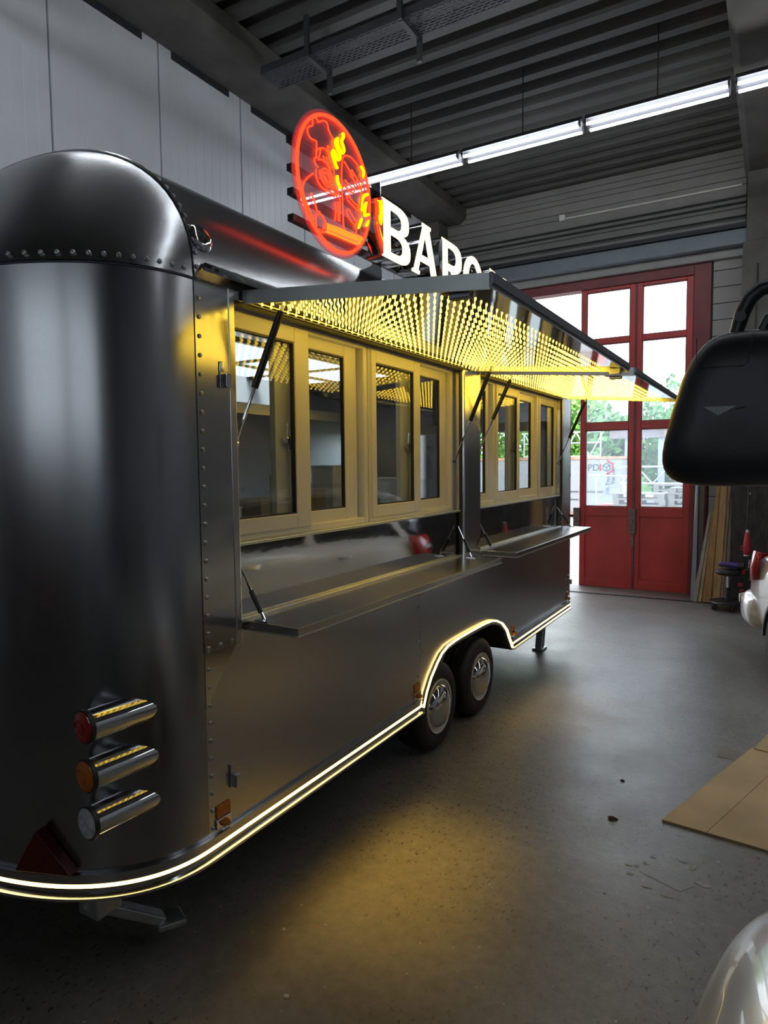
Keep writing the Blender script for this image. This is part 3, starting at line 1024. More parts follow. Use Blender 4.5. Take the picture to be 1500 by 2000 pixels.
MB().cyl((-1.9, 4.165, 0.266), (-3.5, 4.165, 0.266), 0.04, 12).build('axle', M_DARK, TR)

# ------------------------------------------------------------------ lights and fittings on the body
for zz, lm, lab in ((0.912, M_LAMPR, 'red lens'), (0.757, M_LAMPO, 'amber lens'), (0.607, M_LAMPW, 'clear lens')):
    cx, yl = -1.812, 1.242
    tl = MB().lathe([(0.049, 0.014), (0.050, 0.05), (0.050, 0.24), (0.047, 0.30), (0.035, 0.36), (0.01, 0.40)], (cx, yl, zz), (0.10, 1, 0.0), 40).build('tail_light', M_CHROME, TR, smooth=True)
    MB().lathe([(0.046, 0.0), (0.0525, 0.0), (0.0525, 0.014), (0.046, 0.014)], (cx, yl, zz), (0.10, 1, 0), 40, cap=False).build('lamp_gasket', M_RUB, tl)
    ln = MB().lathe([(0.0005, -0.014), (0.018, -0.013), (0.020, -0.010), (0.024, -0.010), (0.026, -0.0125), (0.040, -0.008), (0.042, -0.004), (0.0475, -0.003), (0.0485, 0.006)], (cx, yl, zz), (0.10, 1, 0), 36, cap=False).build('lens', lm, tl, smooth=True, angle=0.4)
    ln['label'] = lab
# triangular reflector
tp = [(-2.000, 0.556), (-2.108, 0.398), (-1.905, 0.408)]
yt = 1.178
MB().add([(tp[0][0], yt + 0.01, tp[0][1]), (tp[1][0], yt - 0.002, tp[1][1]), (tp[2][0], yt + 0.06, tp[2][1]),
          (tp[0][0] - 0.01, yt + 0.05, tp[0][1]), (tp[1][0] - 0.01, yt + 0.04, tp[1][1]), (tp[2][0] - 0.01, yt + 0.10, tp[2][1])],
         [(0, 1, 2), (3, 5, 4), (0, 3, 4, 1), (1, 4, 5, 2), (2, 5, 3, 0)]).build('triangle_reflector', M_REFL, TR, bevel=0.003)
for yy in (1.708, 3.222, 4.795, 6.318):
    mk = MB().box(XS, XS + 0.006, yy - 0.035, yy + 0.035, 0.445, 0.490).build('side_reflector', M_LAMPO, TR, bevel=0.003)
    MB().box(XS, XS + 0.008, yy - 0.04, yy + 0.04, 0.405, 0.442).build('marker_base', M_CHROME, mk, bevel=0.006)
    MB().lathe([(0.016, 0.0), (0.016, 0.012), (0.010, 0.022), (0.001, 0.025)], (XS + 0.006, yy, 0.423), (1, 0, 0), 16).build('marker_lamp', M_LAMPO, mk, smooth=True)
for yy, zz in ((1.758, 2.03), (1.757, 0.575), (6.35, 0.60)):
    lt = MB().box(XS + 0.001, XS + 0.008, yy - 0.012, yy + 0.008, zz - 0.045, zz + 0.045).build('door_latch', M_CHROME, TR, bevel=0.002)
    MB().box(XS + 0.006, XS + 0.028, yy - 0.002, yy + 0.026, zz - 0.045, zz + 0.002).build('latch_hook', M_CHROME, lt, bevel=0.003)
# stabiliser legs: one folded under the rear, one standing near the front
jl = MB()
d = Vector((0.11, 0.235, -0.17)).normalized()
u = Vector((0.9, -0.42, 0)).normalized()
jl.obox((-1.90, 1.43, 0.185), d, u, d.cross(u), 0.15, 0.03, 0.018)
jl.obox((-1.835, 1.565, 0.09), (0.42, 0.9, -0.10), u, Vector((0.42, 0.9, -0.1)).cross(u), 0.05, 0.045, 0.012)
jl.obox((-1.93, 1.36, 0.27), (1, 0, 0), (0, 1, 0), (0, 0, 1), 0.05, 0.05, 0.05)
jl.build('stabiliser_leg', M_GALV, TR, bevel=0.006)
jl = MB()
for s in (-0.035, 0.035):
    jl.obox((-1.85, 5.98 + s, 0.17), (0, 0.28, 1), (0, 1, -0.28), (1, 0, 0), 0.165, 0.012, 0.03)
jl.obox((-1.85, 5.98, 0.17), (0, 0.28, 1), (0, 1, -0.28), (1, 0, 0), 0.16, 0.03, 0.012)
jl.box(-1.90, -1.80, 5.87, 6.0, 0.0, 0.02)
jl.build('stabiliser_leg', M_GALV, TR, bevel=0.004)
# interior: counter along the far side, extractor hood, glass guard on the serving side
MB().box(XF + 0.03, XF + 0.62, 1.75, 5.4, 0.70, 1.30).build('kitchen_counter', M_POL2, TR, bevel=0.004)
MB().prism([(XF + 0.03, 2.35), (XF + 0.75, 2.05), (XF + 0.75, 2.12), (XF + 0.03, 2.70)], 'y', 2.2, 4.4).build('extractor_hood', M_BRUSHV, TR)
MB().box(-2.30, -1.86, 1.75, 6.2, 1.33, 1.36).build('serving_worktop', M_POL2, TR, bevel=0.003)
MB().box(-1.89, -1.884, 1.9, 3.8, 1.36, 1.62).build('glass_guard', M_GLASS, TR)

MB().box(XF + 0.02, XS - 0.10, 1.7, YF - 0.03, 2.350, 2.365).build('cabin_ceiling', M_POL2, TR)
M_PANEL = emit('added_cabin_panel', (0.80, 0.92, 1.0), 1.2)  # light panels added inside for the white glow behind the panes
for k, y0 in enumerate((2.55, 3.10, 3.65)):
    for x0 in (-3.40, -2.86):
        pf = MB().box(x0, x0 + 0.50, y0, y0 + 0.50, 2.338, 2.350).build('added_light_frame', M_PVC, TR)
        MB().box(x0 + 0.03, x0 + 0.47, y0 + 0.03, y0 + 0.47, 2.335, 2.339).build('added_light_diffuser', M_PANEL, pf)

# things standing inside the trailer
M_CARD = mat('white_card', (0.66, 0.65, 0.62), 0.7, noise=0.05)
M_KRAFT = mat('kraft_card', (0.36, 0.24, 0.13), 0.8, noise=0.12, nscale=5)
for (x0, x1, y0, y1, z0, h, mm, lab) in (
        (-3.45, -3.20, 2.95, 3.20, 1.30, 0.22, M_CARD, 'white carton on the kitchen counter behind the sliding panes'),
        (-3.40, -3.22, 3.30, 3.50, 1.30, 0.12, M_CARD, 'low white carton beside the taller carton on the counter'),
        (-3.45, -3.15, 3.62, 4.00, 1.30, 0.16, M_KRAFT, 'brown kraft carton on the kitchen counter inside the trailer')):
    c = thing('carton', ((x0 + x1) / 2, (y0 + y1) / 2, z0), lab, 'box', 'cartons on the kitchen counter')
    MB().box(x0, x1, y0, y1, z0, z0 + h).build('box_body', mm, c, bevel=0.004)
    MB().box(x0 - 0.004, x1 + 0.004, y0 - 0.004, y1 + 0.004, z0 + h, z0 + h + 0.012).build('lid', mm, c)
for (x0, x1, y0, y1, h, mm, lab) in (
        (-2.12, -1.98, 2.50, 2.62, 0.30, M_CARD, 'tall white box on the worktop behind the second pane'),
        (-2.14, -2.00, 2.68, 2.80, 0.22, M_KRAFT, 'short brown box on the worktop beside the tall white box'),
        (-2.20, -2.06, 2.95, 3.08, 0.34, M_CARD, 'white box on the worktop behind the third pane'),
        (-2.22, -2.04, 3.62, 3.78, 0.26, M_CARD, 'white box on the worktop behind the fourth pane')):
    c = thing('serving_box', ((x0 + x1) / 2, (y0 + y1) / 2, 1.36), lab, 'box', 'boxes on the serving worktop')
    MB().box(x0, x1, y0, y1, 1.36, 1.36 + h).build('box_body', mm, c, bevel=0.003)
    MB().box(x0 - 0.003, x1 + 0.003, y0 - 0.003, y1 + 0.003, 1.36 + h, 1.37 + h).build('lid', mm, c)
for yy, cc, lab in ((3.20, (0.35, 0.05, 0.03), 'red sauce bottle on the worktop behind the third pane'), (3.30, (0.45, 0.32, 0.05), 'mustard yellow sauce bottle beside the red bottle'), (3.42, (0.25, 0.27, 0.28), 'grey bottle on the worktop nearest the fourth pane')):
    c = thing('sauce_bottle', (-2.08, yy, 1.36), lab, 'bottle', 'bottles on the serving worktop')
    MB().lathe([(0.030, 0.0), (0.033, 0.01), (0.033, 0.15), (0.026, 0.18), (0.013, 0.20)], (-2.08, yy, 1.36), (0, 0, 1), 20).build('bottle_body', mat('bottle_%d' % int(yy * 100), cc, 0.3, noise=0.05), c, smooth=True)
    MB().lathe([(0.013, 0.20), (0.012, 0.21), (0.005, 0.25), (0.003, 0.26)], (-2.08, yy, 1.36), (0, 0, 1), 14).build('nozzle', M_CARD, c, smooth=True)
tm = thing('payment_terminal', (-2.08, 2.05, 1.36), 'black till with tilted screen behind the nearest pane', 'till')
MB().box(-2.20, -1.98, 1.92, 2.18, 1.36, 1.42).build('till_base', M_BLK, tm, bevel=0.006)
MB().add([(-2.06, 1.95, 1.45), (-2.06, 2.15, 1.45), (-2.13, 2.15, 1.60), (-2.13, 1.95, 1.60)], [(0, 1, 2, 3)]).build('screen', M_CGLASS, tm, solid=0.02)
MB().box(-2.13, -2.08, 2.03, 2.07, 1.42, 1.48).build('screen_stand', M_BLK, tm)
gr = thing('contact_grill', (-3.35, 2.3, 1.30), 'dark counter grill with raised handle inside the nearest window', 'grill')
MB().box(-3.55, -3.15, 2.05, 2.55, 1.30, 1.42).build('grill_base', M_BLK, gr, bevel=0.01)
MB().box(-3.55, -3.17, 2.07, 2.53, 1.425, 1.50).build('grill_lid', M_GALV, gr, bevel=0.012)
MB().tube([(-3.17, 2.12, 1.48), (-3.08, 2.12, 1.54), (-3.08, 2.48, 1.54), (-3.17, 2.48, 1.48)], 0.012, 8).build('handle', M_BLK, gr, smooth=True)

# ================================================================== ILLUMINATED SIGN ON THE ROOF
SG = thing('neon_sign', (-1.78, 3.2, 2.65), 'illuminated roof sign with round red neon chef emblem and white lit letters', 'sign')
M_RAIL = mat('black_box_tube', (0.02, 0.02, 0.022), 0.35, 0.3, noise=0.1)
for zz, ye in ((3.072, 2.95), (2.957, 2.95), (2.858, 4.9), (2.751, 4.9)):
    MB().box(-1.805, -1.775, 2.285, ye, zz - 0.014, zz + 0.014).build('support_rail', M_RAIL, SG)
for yp, top in ((2.955, 3.12), (4.09, 3.06)):
    MB().prism([(-1.85, 2.62), (-1.745, 2.55), (-1.745, top), (-1.80, top), (-1.80, 2.72), (-1.90, 2.70)], 'y', yp, yp + 0.006).build('sign_post', M_POL2, SG)
# round acrylic disc with neon
CY, CZ, RD = 2.560, 2.962, 0.309
XD = -1.75
MB().lathe([(0.0005, 0.0), (RD, 0.0), (RD, 0.006), (0.0005, 0.006)], (XD - 0.006, CY, CZ), (1, 0, 0), 72, cap=False).build('emblem_disc', M_ACRYL, SG)
MB().tube([(XD + 0.008, CY + 0.285 * math.cos(2 * math.pi * k / 72), CZ + 0.285 * math.sin(2 * math.pi * k / 72)) for k in range(72)], 0.0075, 8, closed=True).build('neon_tube', M_RED, SG, smooth=True)
NEON_R = [[(2.506, 3.078), (2.5, 3.094), (2.498, 3.113), (2.517, 3.111), (2.534, 3.125), (2.541, 3.153), (2.522, 3.171), (2.506, 3.186), (2.497, 3.208), (2.472, 3.209), (2.446, 3.195), (2.431, 3.186), (2.413, 3.196), (2.391, 3.184), (2.388, 3.168), (2.39, 3.155), (2.372, 3.144), (2.353, 3.129), (2.353, 3.109), (2.371, 3.095), (2.395, 3.096), (2.413, 3.098), (2.415, 3.078), (2.412, 3.056), (2.411, 3.031)], [(2.412, 3.056), (2.431, 3.074), (2.456, 3.087), (2.481, 3.09), (2.506, 3.078), (2.525, 3.056), (2.541, 3.029), (2.543, 2.994), (2.532, 2.949), (2.534, 2.931)], [(2.411, 3.031), (2.398, 3.019), (2.404, 3.0), (2.425, 2.994)], [(2.443, 3.075), (2.436, 3.051), (2.423, 3.028), (2.454, 3.037), (2.473, 3.033)], [(2.461, 3.057), (2.48, 3.039), (2.505, 3.02), (2.524, 2.997), (2.533, 2.971)], [(2.487, 3.063), (2.499, 3.043), (2.518, 3.021)], [(2.45, 2.989), (2.466, 3.005), (2.492, 3.008), (2.517, 2.995), (2.53, 2.974), (2.516, 2.951), (2.49, 2.949), (2.471, 2.961), (2.459, 2.974), (2.45, 2.989)], [(2.465, 2.987), (2.491, 2.993), (2.51, 2.978), (2.51, 2.96), (2.49, 2.96), (2.471, 2.975)], [(2.434, 2.987), (2.44, 2.964), (2.458, 2.945), (2.489, 2.935), (2.522, 2.946)], [(2.409, 2.981), (2.406, 2.955), (2.42, 2.932), (2.445, 2.919), (2.483, 2.918), (2.528, 2.919), (2.568, 2.921), (2.542, 2.934)], [(2.384, 2.953), (2.354, 2.929), (2.323, 2.898), (2.311, 2.866), (2.321, 2.839), (2.338, 2.813), (2.361, 2.789), (2.385, 2.765)], [(2.542, 2.953), (2.569, 2.943), (2.585, 2.923), (2.587, 2.894), (2.582, 2.814)], [(2.571, 2.896), (2.572, 2.814)], [(2.544, 2.887), (2.553, 2.853), (2.545, 2.806)], [(2.37, 2.869), (2.393, 2.838), (2.41, 2.808), (2.432, 2.808), (2.419, 2.795)], [(2.404, 2.788), (2.435, 2.801), (2.46, 2.791), (2.475, 2.767), (2.471, 2.74), (2.452, 2.727), (2.449, 2.741), (2.442, 2.725), (2.429, 2.721), (2.427, 2.735), (2.417, 2.721), (2.408, 2.729), (2.4, 2.755), (2.404, 2.788)], [(2.626, 2.789), (2.613, 2.812), (2.611, 2.887), (2.606, 2.96), (2.605, 3.034), (2.613, 3.097), (2.635, 3.124), (2.684, 3.135), (2.727, 3.125), (2.764, 3.107), (2.778, 3.077), (2.773, 3.017), (2.76, 2.934), (2.735, 2.848), (2.715, 2.788)], [(2.627, 3.095), (2.669, 3.072), (2.704, 3.055)], [(2.69, 3.08), (2.682, 3.054), (2.711, 3.038), (2.747, 3.023), (2.769, 3.019), (2.74, 3.052), (2.69, 3.08)], [(2.632, 3.014), (2.681, 3.001), (2.71, 2.999), (2.702, 2.981), (2.666, 2.977), (2.624, 2.989)], [(2.748, 2.907), (2.679, 2.924), (2.647, 2.936), (2.655, 2.954), (2.701, 2.938), (2.752, 2.932)], [(2.727, 2.831), (2.663, 2.85), (2.642, 2.878), (2.66, 2.891), (2.692, 2.874), (2.732, 2.855)]]
NEON_O = [[(2.475, 2.771), (2.578, 2.781), (2.675, 2.786), (2.764, 2.794), (2.775, 2.781), (2.755, 2.761), (2.66, 2.749), (2.563, 2.745), (2.474, 2.738)], [(2.481, 2.761), (2.591, 2.771), (2.763, 2.782)], [(2.481, 2.752), (2.591, 2.762), (2.756, 2.772)]]
NEON_Y = [[(2.617, 3.215), (2.627, 3.206), (2.609, 3.177), (2.619, 3.162), (2.628, 3.144), (2.614, 3.127), (2.594, 3.134), (2.574, 3.156), (2.578, 3.176), (2.558, 3.153), (2.574, 3.133), (2.596, 3.102), (2.576, 3.083), (2.559, 3.098), (2.54, 3.109), (2.536, 3.086), (2.552, 3.063), (2.571, 3.042)], [(2.57, 3.011), (2.573, 2.986), (2.596, 2.964)], [(2.772, 3.126), (2.794, 3.11), (2.786, 3.082)], [(2.83, 3.016), (2.799, 3.0), (2.775, 2.967), (2.771, 2.93), (2.794, 2.935), (2.814, 2.975), (2.801, 2.928), (2.804, 2.909), (2.836, 2.923), (2.839, 2.9), (2.815, 2.864)], [(2.773, 2.883), (2.742, 2.833)]]


def smooth_path(pl, k=3):
    P = [Vector((XD + 0.008, a, b)) for a, b in pl]
    if len(P) < 3:
        return P
    out = []
    for i in range(len(P) - 1):
        p0, p1, p2, p3 = P[max(i - 1, 0)], P[i], P[i + 1], P[min(i + 2, len(P) - 1)]
        for j in range(k):
            t = j / k
            out.append(0.5 * ((2 * p1) + (p2 - p0) * t + (2 * p0 - 5 * p1 + 4 * p2 - p3) * t * t + (3 * p1 - p0 - 3 * p2 + p3) * t ** 3))
    out.append(P[-1])
    return out


for L, mm, r in ((NEON_R, M_RED, 0.0034), (NEON_O, M_ORG, 0.0050), (NEON_Y, M_YEL, 0.0066)):
    for pl in L:
        MB().tube(smooth_path(pl), r, 7).build('neon_tube', mm, SG, smooth=True)


def curve_mesh(name, splines, extrude):
    cu = bpy.data.curves.new(name, 'CURVE')
    cu.dimensions = '2D'
    cu.fill_mode = 'BOTH'
    cu.extrude = extrude
    for sp in splines:
        s = cu.splines.new('POLY')
        s.points.add(len(sp) - 1)
        for i, p in enumerate(sp):
            s.points[i].co = (p[0], p[1], 0, 1)
        s.use_cyclic_u = True
    o = bpy.data.objects.new(name, cu)
    COL.objects.link(o)
    dg = bpy.context.evaluated_depsgraph_get()
    me = bpy.data.meshes.new_from_object(o.evaluated_get(dg))
    bpy.data.objects.remove(o)
    return me


def text_mesh(txt, size, extrude=0.002):
    cu = bpy.data.curves.new('lettering', 'FONT')
    cu.body = txt
    cu.size = size
    cu.extrude = extrude
    o = bpy.data.objects.new('lettering', cu)
    COL.objects.link(o)
    dg = bpy.context.evaluated_depsgraph_get()
    me = bpy.data.meshes.new_from_object(o.evaluated_get(dg))
    bpy.data.objects.remove(o)
    return me


SIDE = Matrix(((0, 0, 1, 0), (1, 0, 0, 0), (0, 1, 0, 0), (0, 0, 0, 1)))    # local xy -> world yz, front faces +X


def rnd(pts, k=4):
    """round a closed outline a little (Chaikin on marked corners)"""
    return pts


def bowl(x0, x1, z0, z1, n=10, p=0.8):
    """right-hand half of a rounded bowl from (x0,z0) to (x0,z1)"""
    cx, cz = x0, (z0 + z1) / 2
    return [(cx + (x1 - x0) * abs(math.sin(math.pi * k / n)) ** p, cz - (z1 - z0) / 2 * sn(math.cos(math.pi * k / n), p)) for k in range(n + 1)]


def ell(cx, cz, a, b, n=32):
    return [(cx + a * math.cos(2 * math.pi * k / n), cz + b * math.sin(2 * math.pi * k / n)) for k in range(n)]


GL = {
    'B': [[(-0.03, 0.0)] + bowl(0.52, 0.98, 0.0, 0.53)[0:-1] + bowl(0.50, 0.93, 0.50, 1.0)[1:] + [(-0.03, 1.0), (0.03, 0.94), (0.03, 0.06)],
          [(0.25, 0.13)] + bowl(0.42, 0.70, 0.13, 0.44) + [(0.25, 0.44)], [(0.25, 0.57)] + bowl(0.40, 0.67, 0.57, 0.87) + [(0.25, 0.87)]],
    'A': [[(-0.03, 0), (0.26, 0), (0.28, 0.06), (0.22, 0.08), (0.29, 0.27), (0.70, 0.27), (0.76, 0.08), (0.70, 0.06), (0.72, 0), (1.08, 0), (1.06, 0.06), (1.00, 0.08), (0.68, 0.92), (0.74, 0.97), (0.73, 1.02), (0.38, 1.02), (0.40, 0.93), (0.05, 0.08), (-0.02, 0.06)],
          [(0.35, 0.40), (0.65, 0.40), (0.50, 0.80)]],
    'R': [[(-0.03, 0), (0.30, 0), (0.25, 0.06), (0.25, 0.40), (0.42, 0.40), (0.66, 0.0), (1.02, 0), (0.72, 0.42)] + bowl(0.55, 0.95, 0.42, 1.0)[2:] + [(-0.03, 1.0), (0.03, 0.94), (0.03, 0.06)],
          [(0.25, 0.54)] + bowl(0.42, 0.68, 0.54, 0.87) + [(0.25, 0.87)]],
    'O': [ell(0.5, 0.5, 0.52, 0.53), ell(0.5, 0.5, 0.27, 0.37)],
    'N': [[(0.0, 0), (0.24, 0), (0.24, 0.58), (0.76, 0.0), (1.0, 0), (1.0, 1), (0.78, 1), (0.78, 0.40), (0.27, 1.0), (-0.05, 1.02), (0.0, 0.93)]],
}
for ch, y0, wd in (('B', 2.872, 0.285), ('A', 3.178, 0.290), ('R', 3.540, 0.285), ('O', 3.848, 0.295), ('N', 4.285, 0.30)):
    zb, hh = 2.728, 0.277
    sp = [[(y0 + a * wd, zb + b * hh) for a, b in s] for s in GL[ch]]
    me = curve_mesh('letter', sp, 0.045)
    me.transform(Matrix.Translation((-1.732, 0, 0)) @ SIDE)
    me.materials.clear()
    me.materials.append(M_CHROME)
    o = bpy.data.objects.new('letter_housing', me)
    COL.objects.link(o)
    attach(o, SG)
    me = curve_mesh('letter', sp, 0.002)
    me.transform(Matrix.Translation((-1.683, 0, 0)) @ SIDE)
    me.materials.clear()
    me.materials.append(M_FACE)
    f = bpy.data.objects.new('letter_face', me)
    COL.objects.link(f)
    attach(f, o)
for zz in (2.80, 2.95):
    MB().box(-1.800, -1.778, 2.86, 4.62, zz - 0.012, zz + 0.012).build('letter_rail', M_CHROME, SG)

# ================================================================== CARS


def loft(stations, n=28, p=0.55):
    rows = []
    for x, w, z0, z1 in stations:
        rows.append([(x, w * sn(math.cos(2 * math.pi * k / n), p), (z0 + z1) / 2 + (z1 - z0) / 2 * sn(math.sin(2 * math.pi * k / n), p)) for k in range(n)])
    m = MB().grid(rows, closed=True)
    m.f.append(tuple(range(n - 1, -1, -1)))
    m.f.append(tuple((len(rows) - 1) * n + k for k in range(n)))
    return m


def car(name, loc, rz, paint, label):
    t = thing(name, loc, label, 'car', rz=rz)

    def B(mb, nm, mm, par=t, **kw):
        o = mb.build(nm, mm, None, **kw)
        o.parent = par
        return o
    body = [(0.0, 0.60, 0.36, 0.60), (0.03, 0.72, 0.30, 0.64), (0.12, 0.80, 0.27, 0.68), (0.16, 0.80, 0.26, 0.86), (0.24, 0.83, 0.25, 0.97), (0.5, 0.86, 0.22, 0.99), (1.3, 0.875, 0.2, 0.98), (2.2, 0.875, 0.2, 0.95),
            (2.9, 0.865, 0.2, 0.92), (3.3, 0.85, 0.22, 0.89), (3.7, 0.81, 0.24, 0.83), (3.95, 0.74, 0.26, 0.76), (4.1, 0.62, 0.30, 0.68), (4.17, 0.5, 0.36, 0.58)]
    B(loft(body, 36, 0.42), 'body', paint, smooth=True, subsurf=2)
    B(loft([(0.12, 0.62, 0.85, 1.05), (0.25, 0.70, 0.85, 1.25), (0.5, 0.72, 0.85, 1.42), (1.0, 0.71, 0.85, 1.47), (1.8, 0.71, 0.85, 1.46), (2.3, 0.72, 0.85, 1.36), (2.8, 0.74, 0.85, 1.08), (3.0, 0.74, 0.85, 0.93)], 32, 0.5), 'windows', M_CGLASS, smooth=True, angle=1.0)
    B(loft([(0.30, 0.60, 1.26, 1.37), (0.5, 0.64, 1.30, 1.445), (1.0, 0.65, 1.34, 1.49), (1.8, 0.65, 1.34, 1.48), (2.25, 0.64, 1.28, 1.40)], 28, 0.6), 'roof', paint, smooth=True, angle=1.0)
    for s in (-1, 1):
        for a, b in ((0.42, 0.85), (1.6, 1.66), (2.3, 2.85)):
            m = MB()
            m.add([(a, s * 0.73, 0.93), (a + 0.10, s * 0.73, 0.93), (b + 0.08 if a < 1 else b + 0.04, s * 0.665, 1.40), (b, s * 0.665, 1.40)] if a < 2 else
                  [(2.80, s * 0.755, 0.93), (2.90, s * 0.755, 0.93), (2.32, s * 0.66, 1.40), (2.24, s * 0.66, 1.40)], [(0, 1, 2, 3)])
            B(m, 'pillar_trim', paint, solid=0.02)
        for x0 in (1.0, 3.30):
            w = B(MB().lathe([(0.19, 0.0), (0.29, 0.0), (0.315, -0.02), (0.315, -0.18), (0.2, -0.2)], (x0, s * 0.885, 0.315), (0, s, 0), 32), 'wheel', M_RUB, smooth=True, angle=0.5)
            B(MB().lathe([(0.0005, -0.01), (0.05, 0.004), (0.17, 0.0), (0.19, 0.006), (0.195, -0.01)], (x0, s * 0.885, 0.315), (0, s, 0), 24, cap=False), 'hubcap', M_ALU, w, smooth=True)
            B(MB().tube([(x0 + 0.355 * math.cos(a), s * (0.868), 0.315 + 0.355 * math.sin(a)) for a in [math.pi * k / 12 for k in range(13)]], 0.022, 6), 'arch_trim', M_BLK, smooth=True)
        for x0 in (1.35, 2.35):
            B(MB().tube([(x0 - 0.08, s * 0.872, 0.80), (x0 - 0.04, s * 0.905, 0.805), (x0 + 0.06, s * 0.905, 0.805), (x0 + 0.09, s * 0.872, 0.80)], 0.011, 8), 'door_handle', M_CHROME, smooth=True)
        B(MB().tube([(2.62, s * 0.82, 0.97), (2.62, s * 0.97, 1.0)], [0.05, 0.085], 12), 'wing_mirror', paint, smooth=True)
        # wrap-round tail lamp
        lz0, lz1 = 0.69, 0.90
        pl = [(0.10, 0.56), (0.10, 0.72), (0.16, 0.795), (0.28, 0.845), (0.46, 0.872)]
        lo = [(x, s * (yy + 0.012), lz0 + (0.05 if i == 4 else 0.0)) for i, (x, yy) in enumerate(pl)]
        hi = [(x + 0.05, s * (yy + 0.004), lz1 + (0.06 if i >= 2 else 0.02)) for i, (x, yy) in enumerate(pl)]
        lamp = B(MB().grid([lo, [tuple((Vector(a) + Vector(b)) / 2 + Vector((-0.012, s * 0.012, 0))) for a, b in zip(lo, hi)], hi]), 'tail_lamp', M_LAMPR, smooth=True, solid=0.03, angle=1.2)
        mid = [((Vector(a) + Vector(b)) / 2) for a, b in zip(lo, hi)]
        B(MB().grid([[tuple(p + Vector((-0.018, s * 0.020, -0.02))) for p in mid[1:4]], [tuple(p + Vector((-0.018, s * 0.020, 0.018))) for p in mid[1:4]]]), 'lamp_stripe', M_LAMPW, lamp, solid=0.008)
        B(MB().grid([[(-0.055, s * 0.72, 0.50), (0.03, s * 0.848, 0.495), (0.16, s * 0.893, 0.485)], [(-0.055, s * 0.72, 0.545), (0.03, s * 0.848, 0.535), (0.16, s * 0.893, 0.495)]]), 'bumper_reflector', M_CREAM, solid=0.008)
    B(loft([(-0.07, 0.60, 0.36, 0.56), (-0.05, 0.74, 0.31, 0.60), (0.03, 0.84, 0.27, 0.63), (0.16, 0.885, 0.25, 0.64), (0.34, 0.895, 0.24, 0.62), (0.5, 0.875, 0.25, 0.58)], 32, 0.5), 'bumper', paint, smooth=True, subsurf=2)
    B(MB().box(0.02, 0.12, -0.66, 0.66, 0.22, 0.36), 'bumper_valance', M_BLK, bevel=0.02)
    B(MB().box(4.05, 4.155, -0.5, 0.5, 0.34, 0.46), 'grille', M_BLK, bevel=0.02)
    for s in (-1, 1):
        B(loft([(3.72, 0.10, 0.66, 0.74), (3.9, 0.12, 0.62, 0.74), (4.05, 0.08, 0.60, 0.68)], 16, 0.7), 'headlamp', M_LAMPW, smooth=True).location = (0, s * 0.48, -0.03)
    return t


car('hatchback_car', (0.510, 7.02, 0), math.radians(-68), M_WHITE, 'white hatchback with red tail lamp parked beside the wheeled stool')
car('silver_car', (0.715, -2.24, 0), math.radians(90), M_SILV, 'silver car whose rounded bonnet edge shows in the bottom corner')

# ================================================================== BUS-STYLE MIRROR ON ITS ARM
MI = thing('side_mirror', (-0.06, 1.5, 1.65), 'black bus mirror housing hanging from a curved arm before the red gate', 'mirror')
rows = []
NM = 40


def mir_ring(k_in, yy):
    out = []
    for k in range(NM):
        a = 2 * math.pi * k / NM
        c, s_ = sn(math.cos(a), 0.48), sn(math.sin(a), 0.48)
        z = s_ * 0.152
        w = 0.128 - 0.024 * (z / 0.152) - (0.012 if z > 0 else 0) * (z / 0.152) ** 2
        out.append((-0.062 + c * w * k_in + 0.012 * z / 0.15, yy, 1.805 + z * k_in))
    return out


for ki, yy in ((0.02, 1.452), (0.55, 1.453), (0.80, 1.457), (0.93, 1.467), (0.985, 1.482), (1.0, 1.505), (1.0, 1.555), (0.985, 1.565), (0.95, 1.566)):
    rows.append(mir_ring(ki, yy))
MB().grid(rows, closed=True).build('mirror_housing', M_BLK, MI, smooth=True, angle=1.2)
m = MB()
r0 = mir_ring(0.95, 1.564)
m.add(r0, [tuple(range(NM))])
m.build('mirror_glass', M_CHROME, MI)
M_BADGE = mat('badge_silver', (0.30, 0.31, 0.33), 0.55, 0.4, noise=0.3, nscale=300)
bd = MB().add([(-0.128, 1.4505, 1.810), (-0.070, 1.4505, 1.809), (-0.101, 1.4505, 1.792), (-0.128, 1.453, 1.810), (-0.070, 1.453, 1.809), (-0.101, 1.453, 1.792)],
              [(0, 2, 1), (3, 4, 5), (0, 1, 4, 3), (1, 2, 5, 4), (2, 0, 3, 5)]).build('badge', M_BADGE, MI)
bd['label'] = 'small silver triangular badge'
# cover seam and arm
MB().tube([(-0.142, 1.4545, 1.945), (-0.142, 1.4530, 1.892), (-0.135, 1.4515, 1.887), (-0.060, 1.4515, 1.884), (-0.052, 1.4530, 1.892), (-0.045, 1.458, 1.945)], 0.0009, 5).build('cover_seam', M_SEAL, MI)
arm = [(-0.083, 1.51, 1.935), (-0.074, 1.51, 1.965), (-0.066, 1.51, 1.995), (-0.055, 1.51, 2.020), (-0.036, 1.51, 2.036), (-0.012, 1.51, 2.041), (0.05, 1.51, 2.035), (0.14, 1.51, 2.00), (0.21, 1.49, 1.90), (0.25, 1.46, 1.70), (0.28, 1.40, 1.30), (0.30, 1.34, 0.98), (0.31, 1.32, 0.80)]
MB().tube(arm, [0.011, 0.013, 0.0145, 0.0145, 0.0145, 0.0145] + [0.0145] * 7, 14).build('mirror_arm', M_BLK, MI, smooth=True)
MB().lathe([(0.010, -0.017), (0.010, 0.0)], (-0.069, 1.51, 1.985), (0, 1, 0), 16).build('arm_bolt', M_BLK, MI, smooth=True)
MB().tube([(-0.036, 1.53, 1.95), (-0.022, 1.53, 1.982), (0.01, 1.53, 1.992), (0.10, 1.53, 1.97)], 0.011, 10).build('arm_brace', M_BLK, MI, smooth=True)

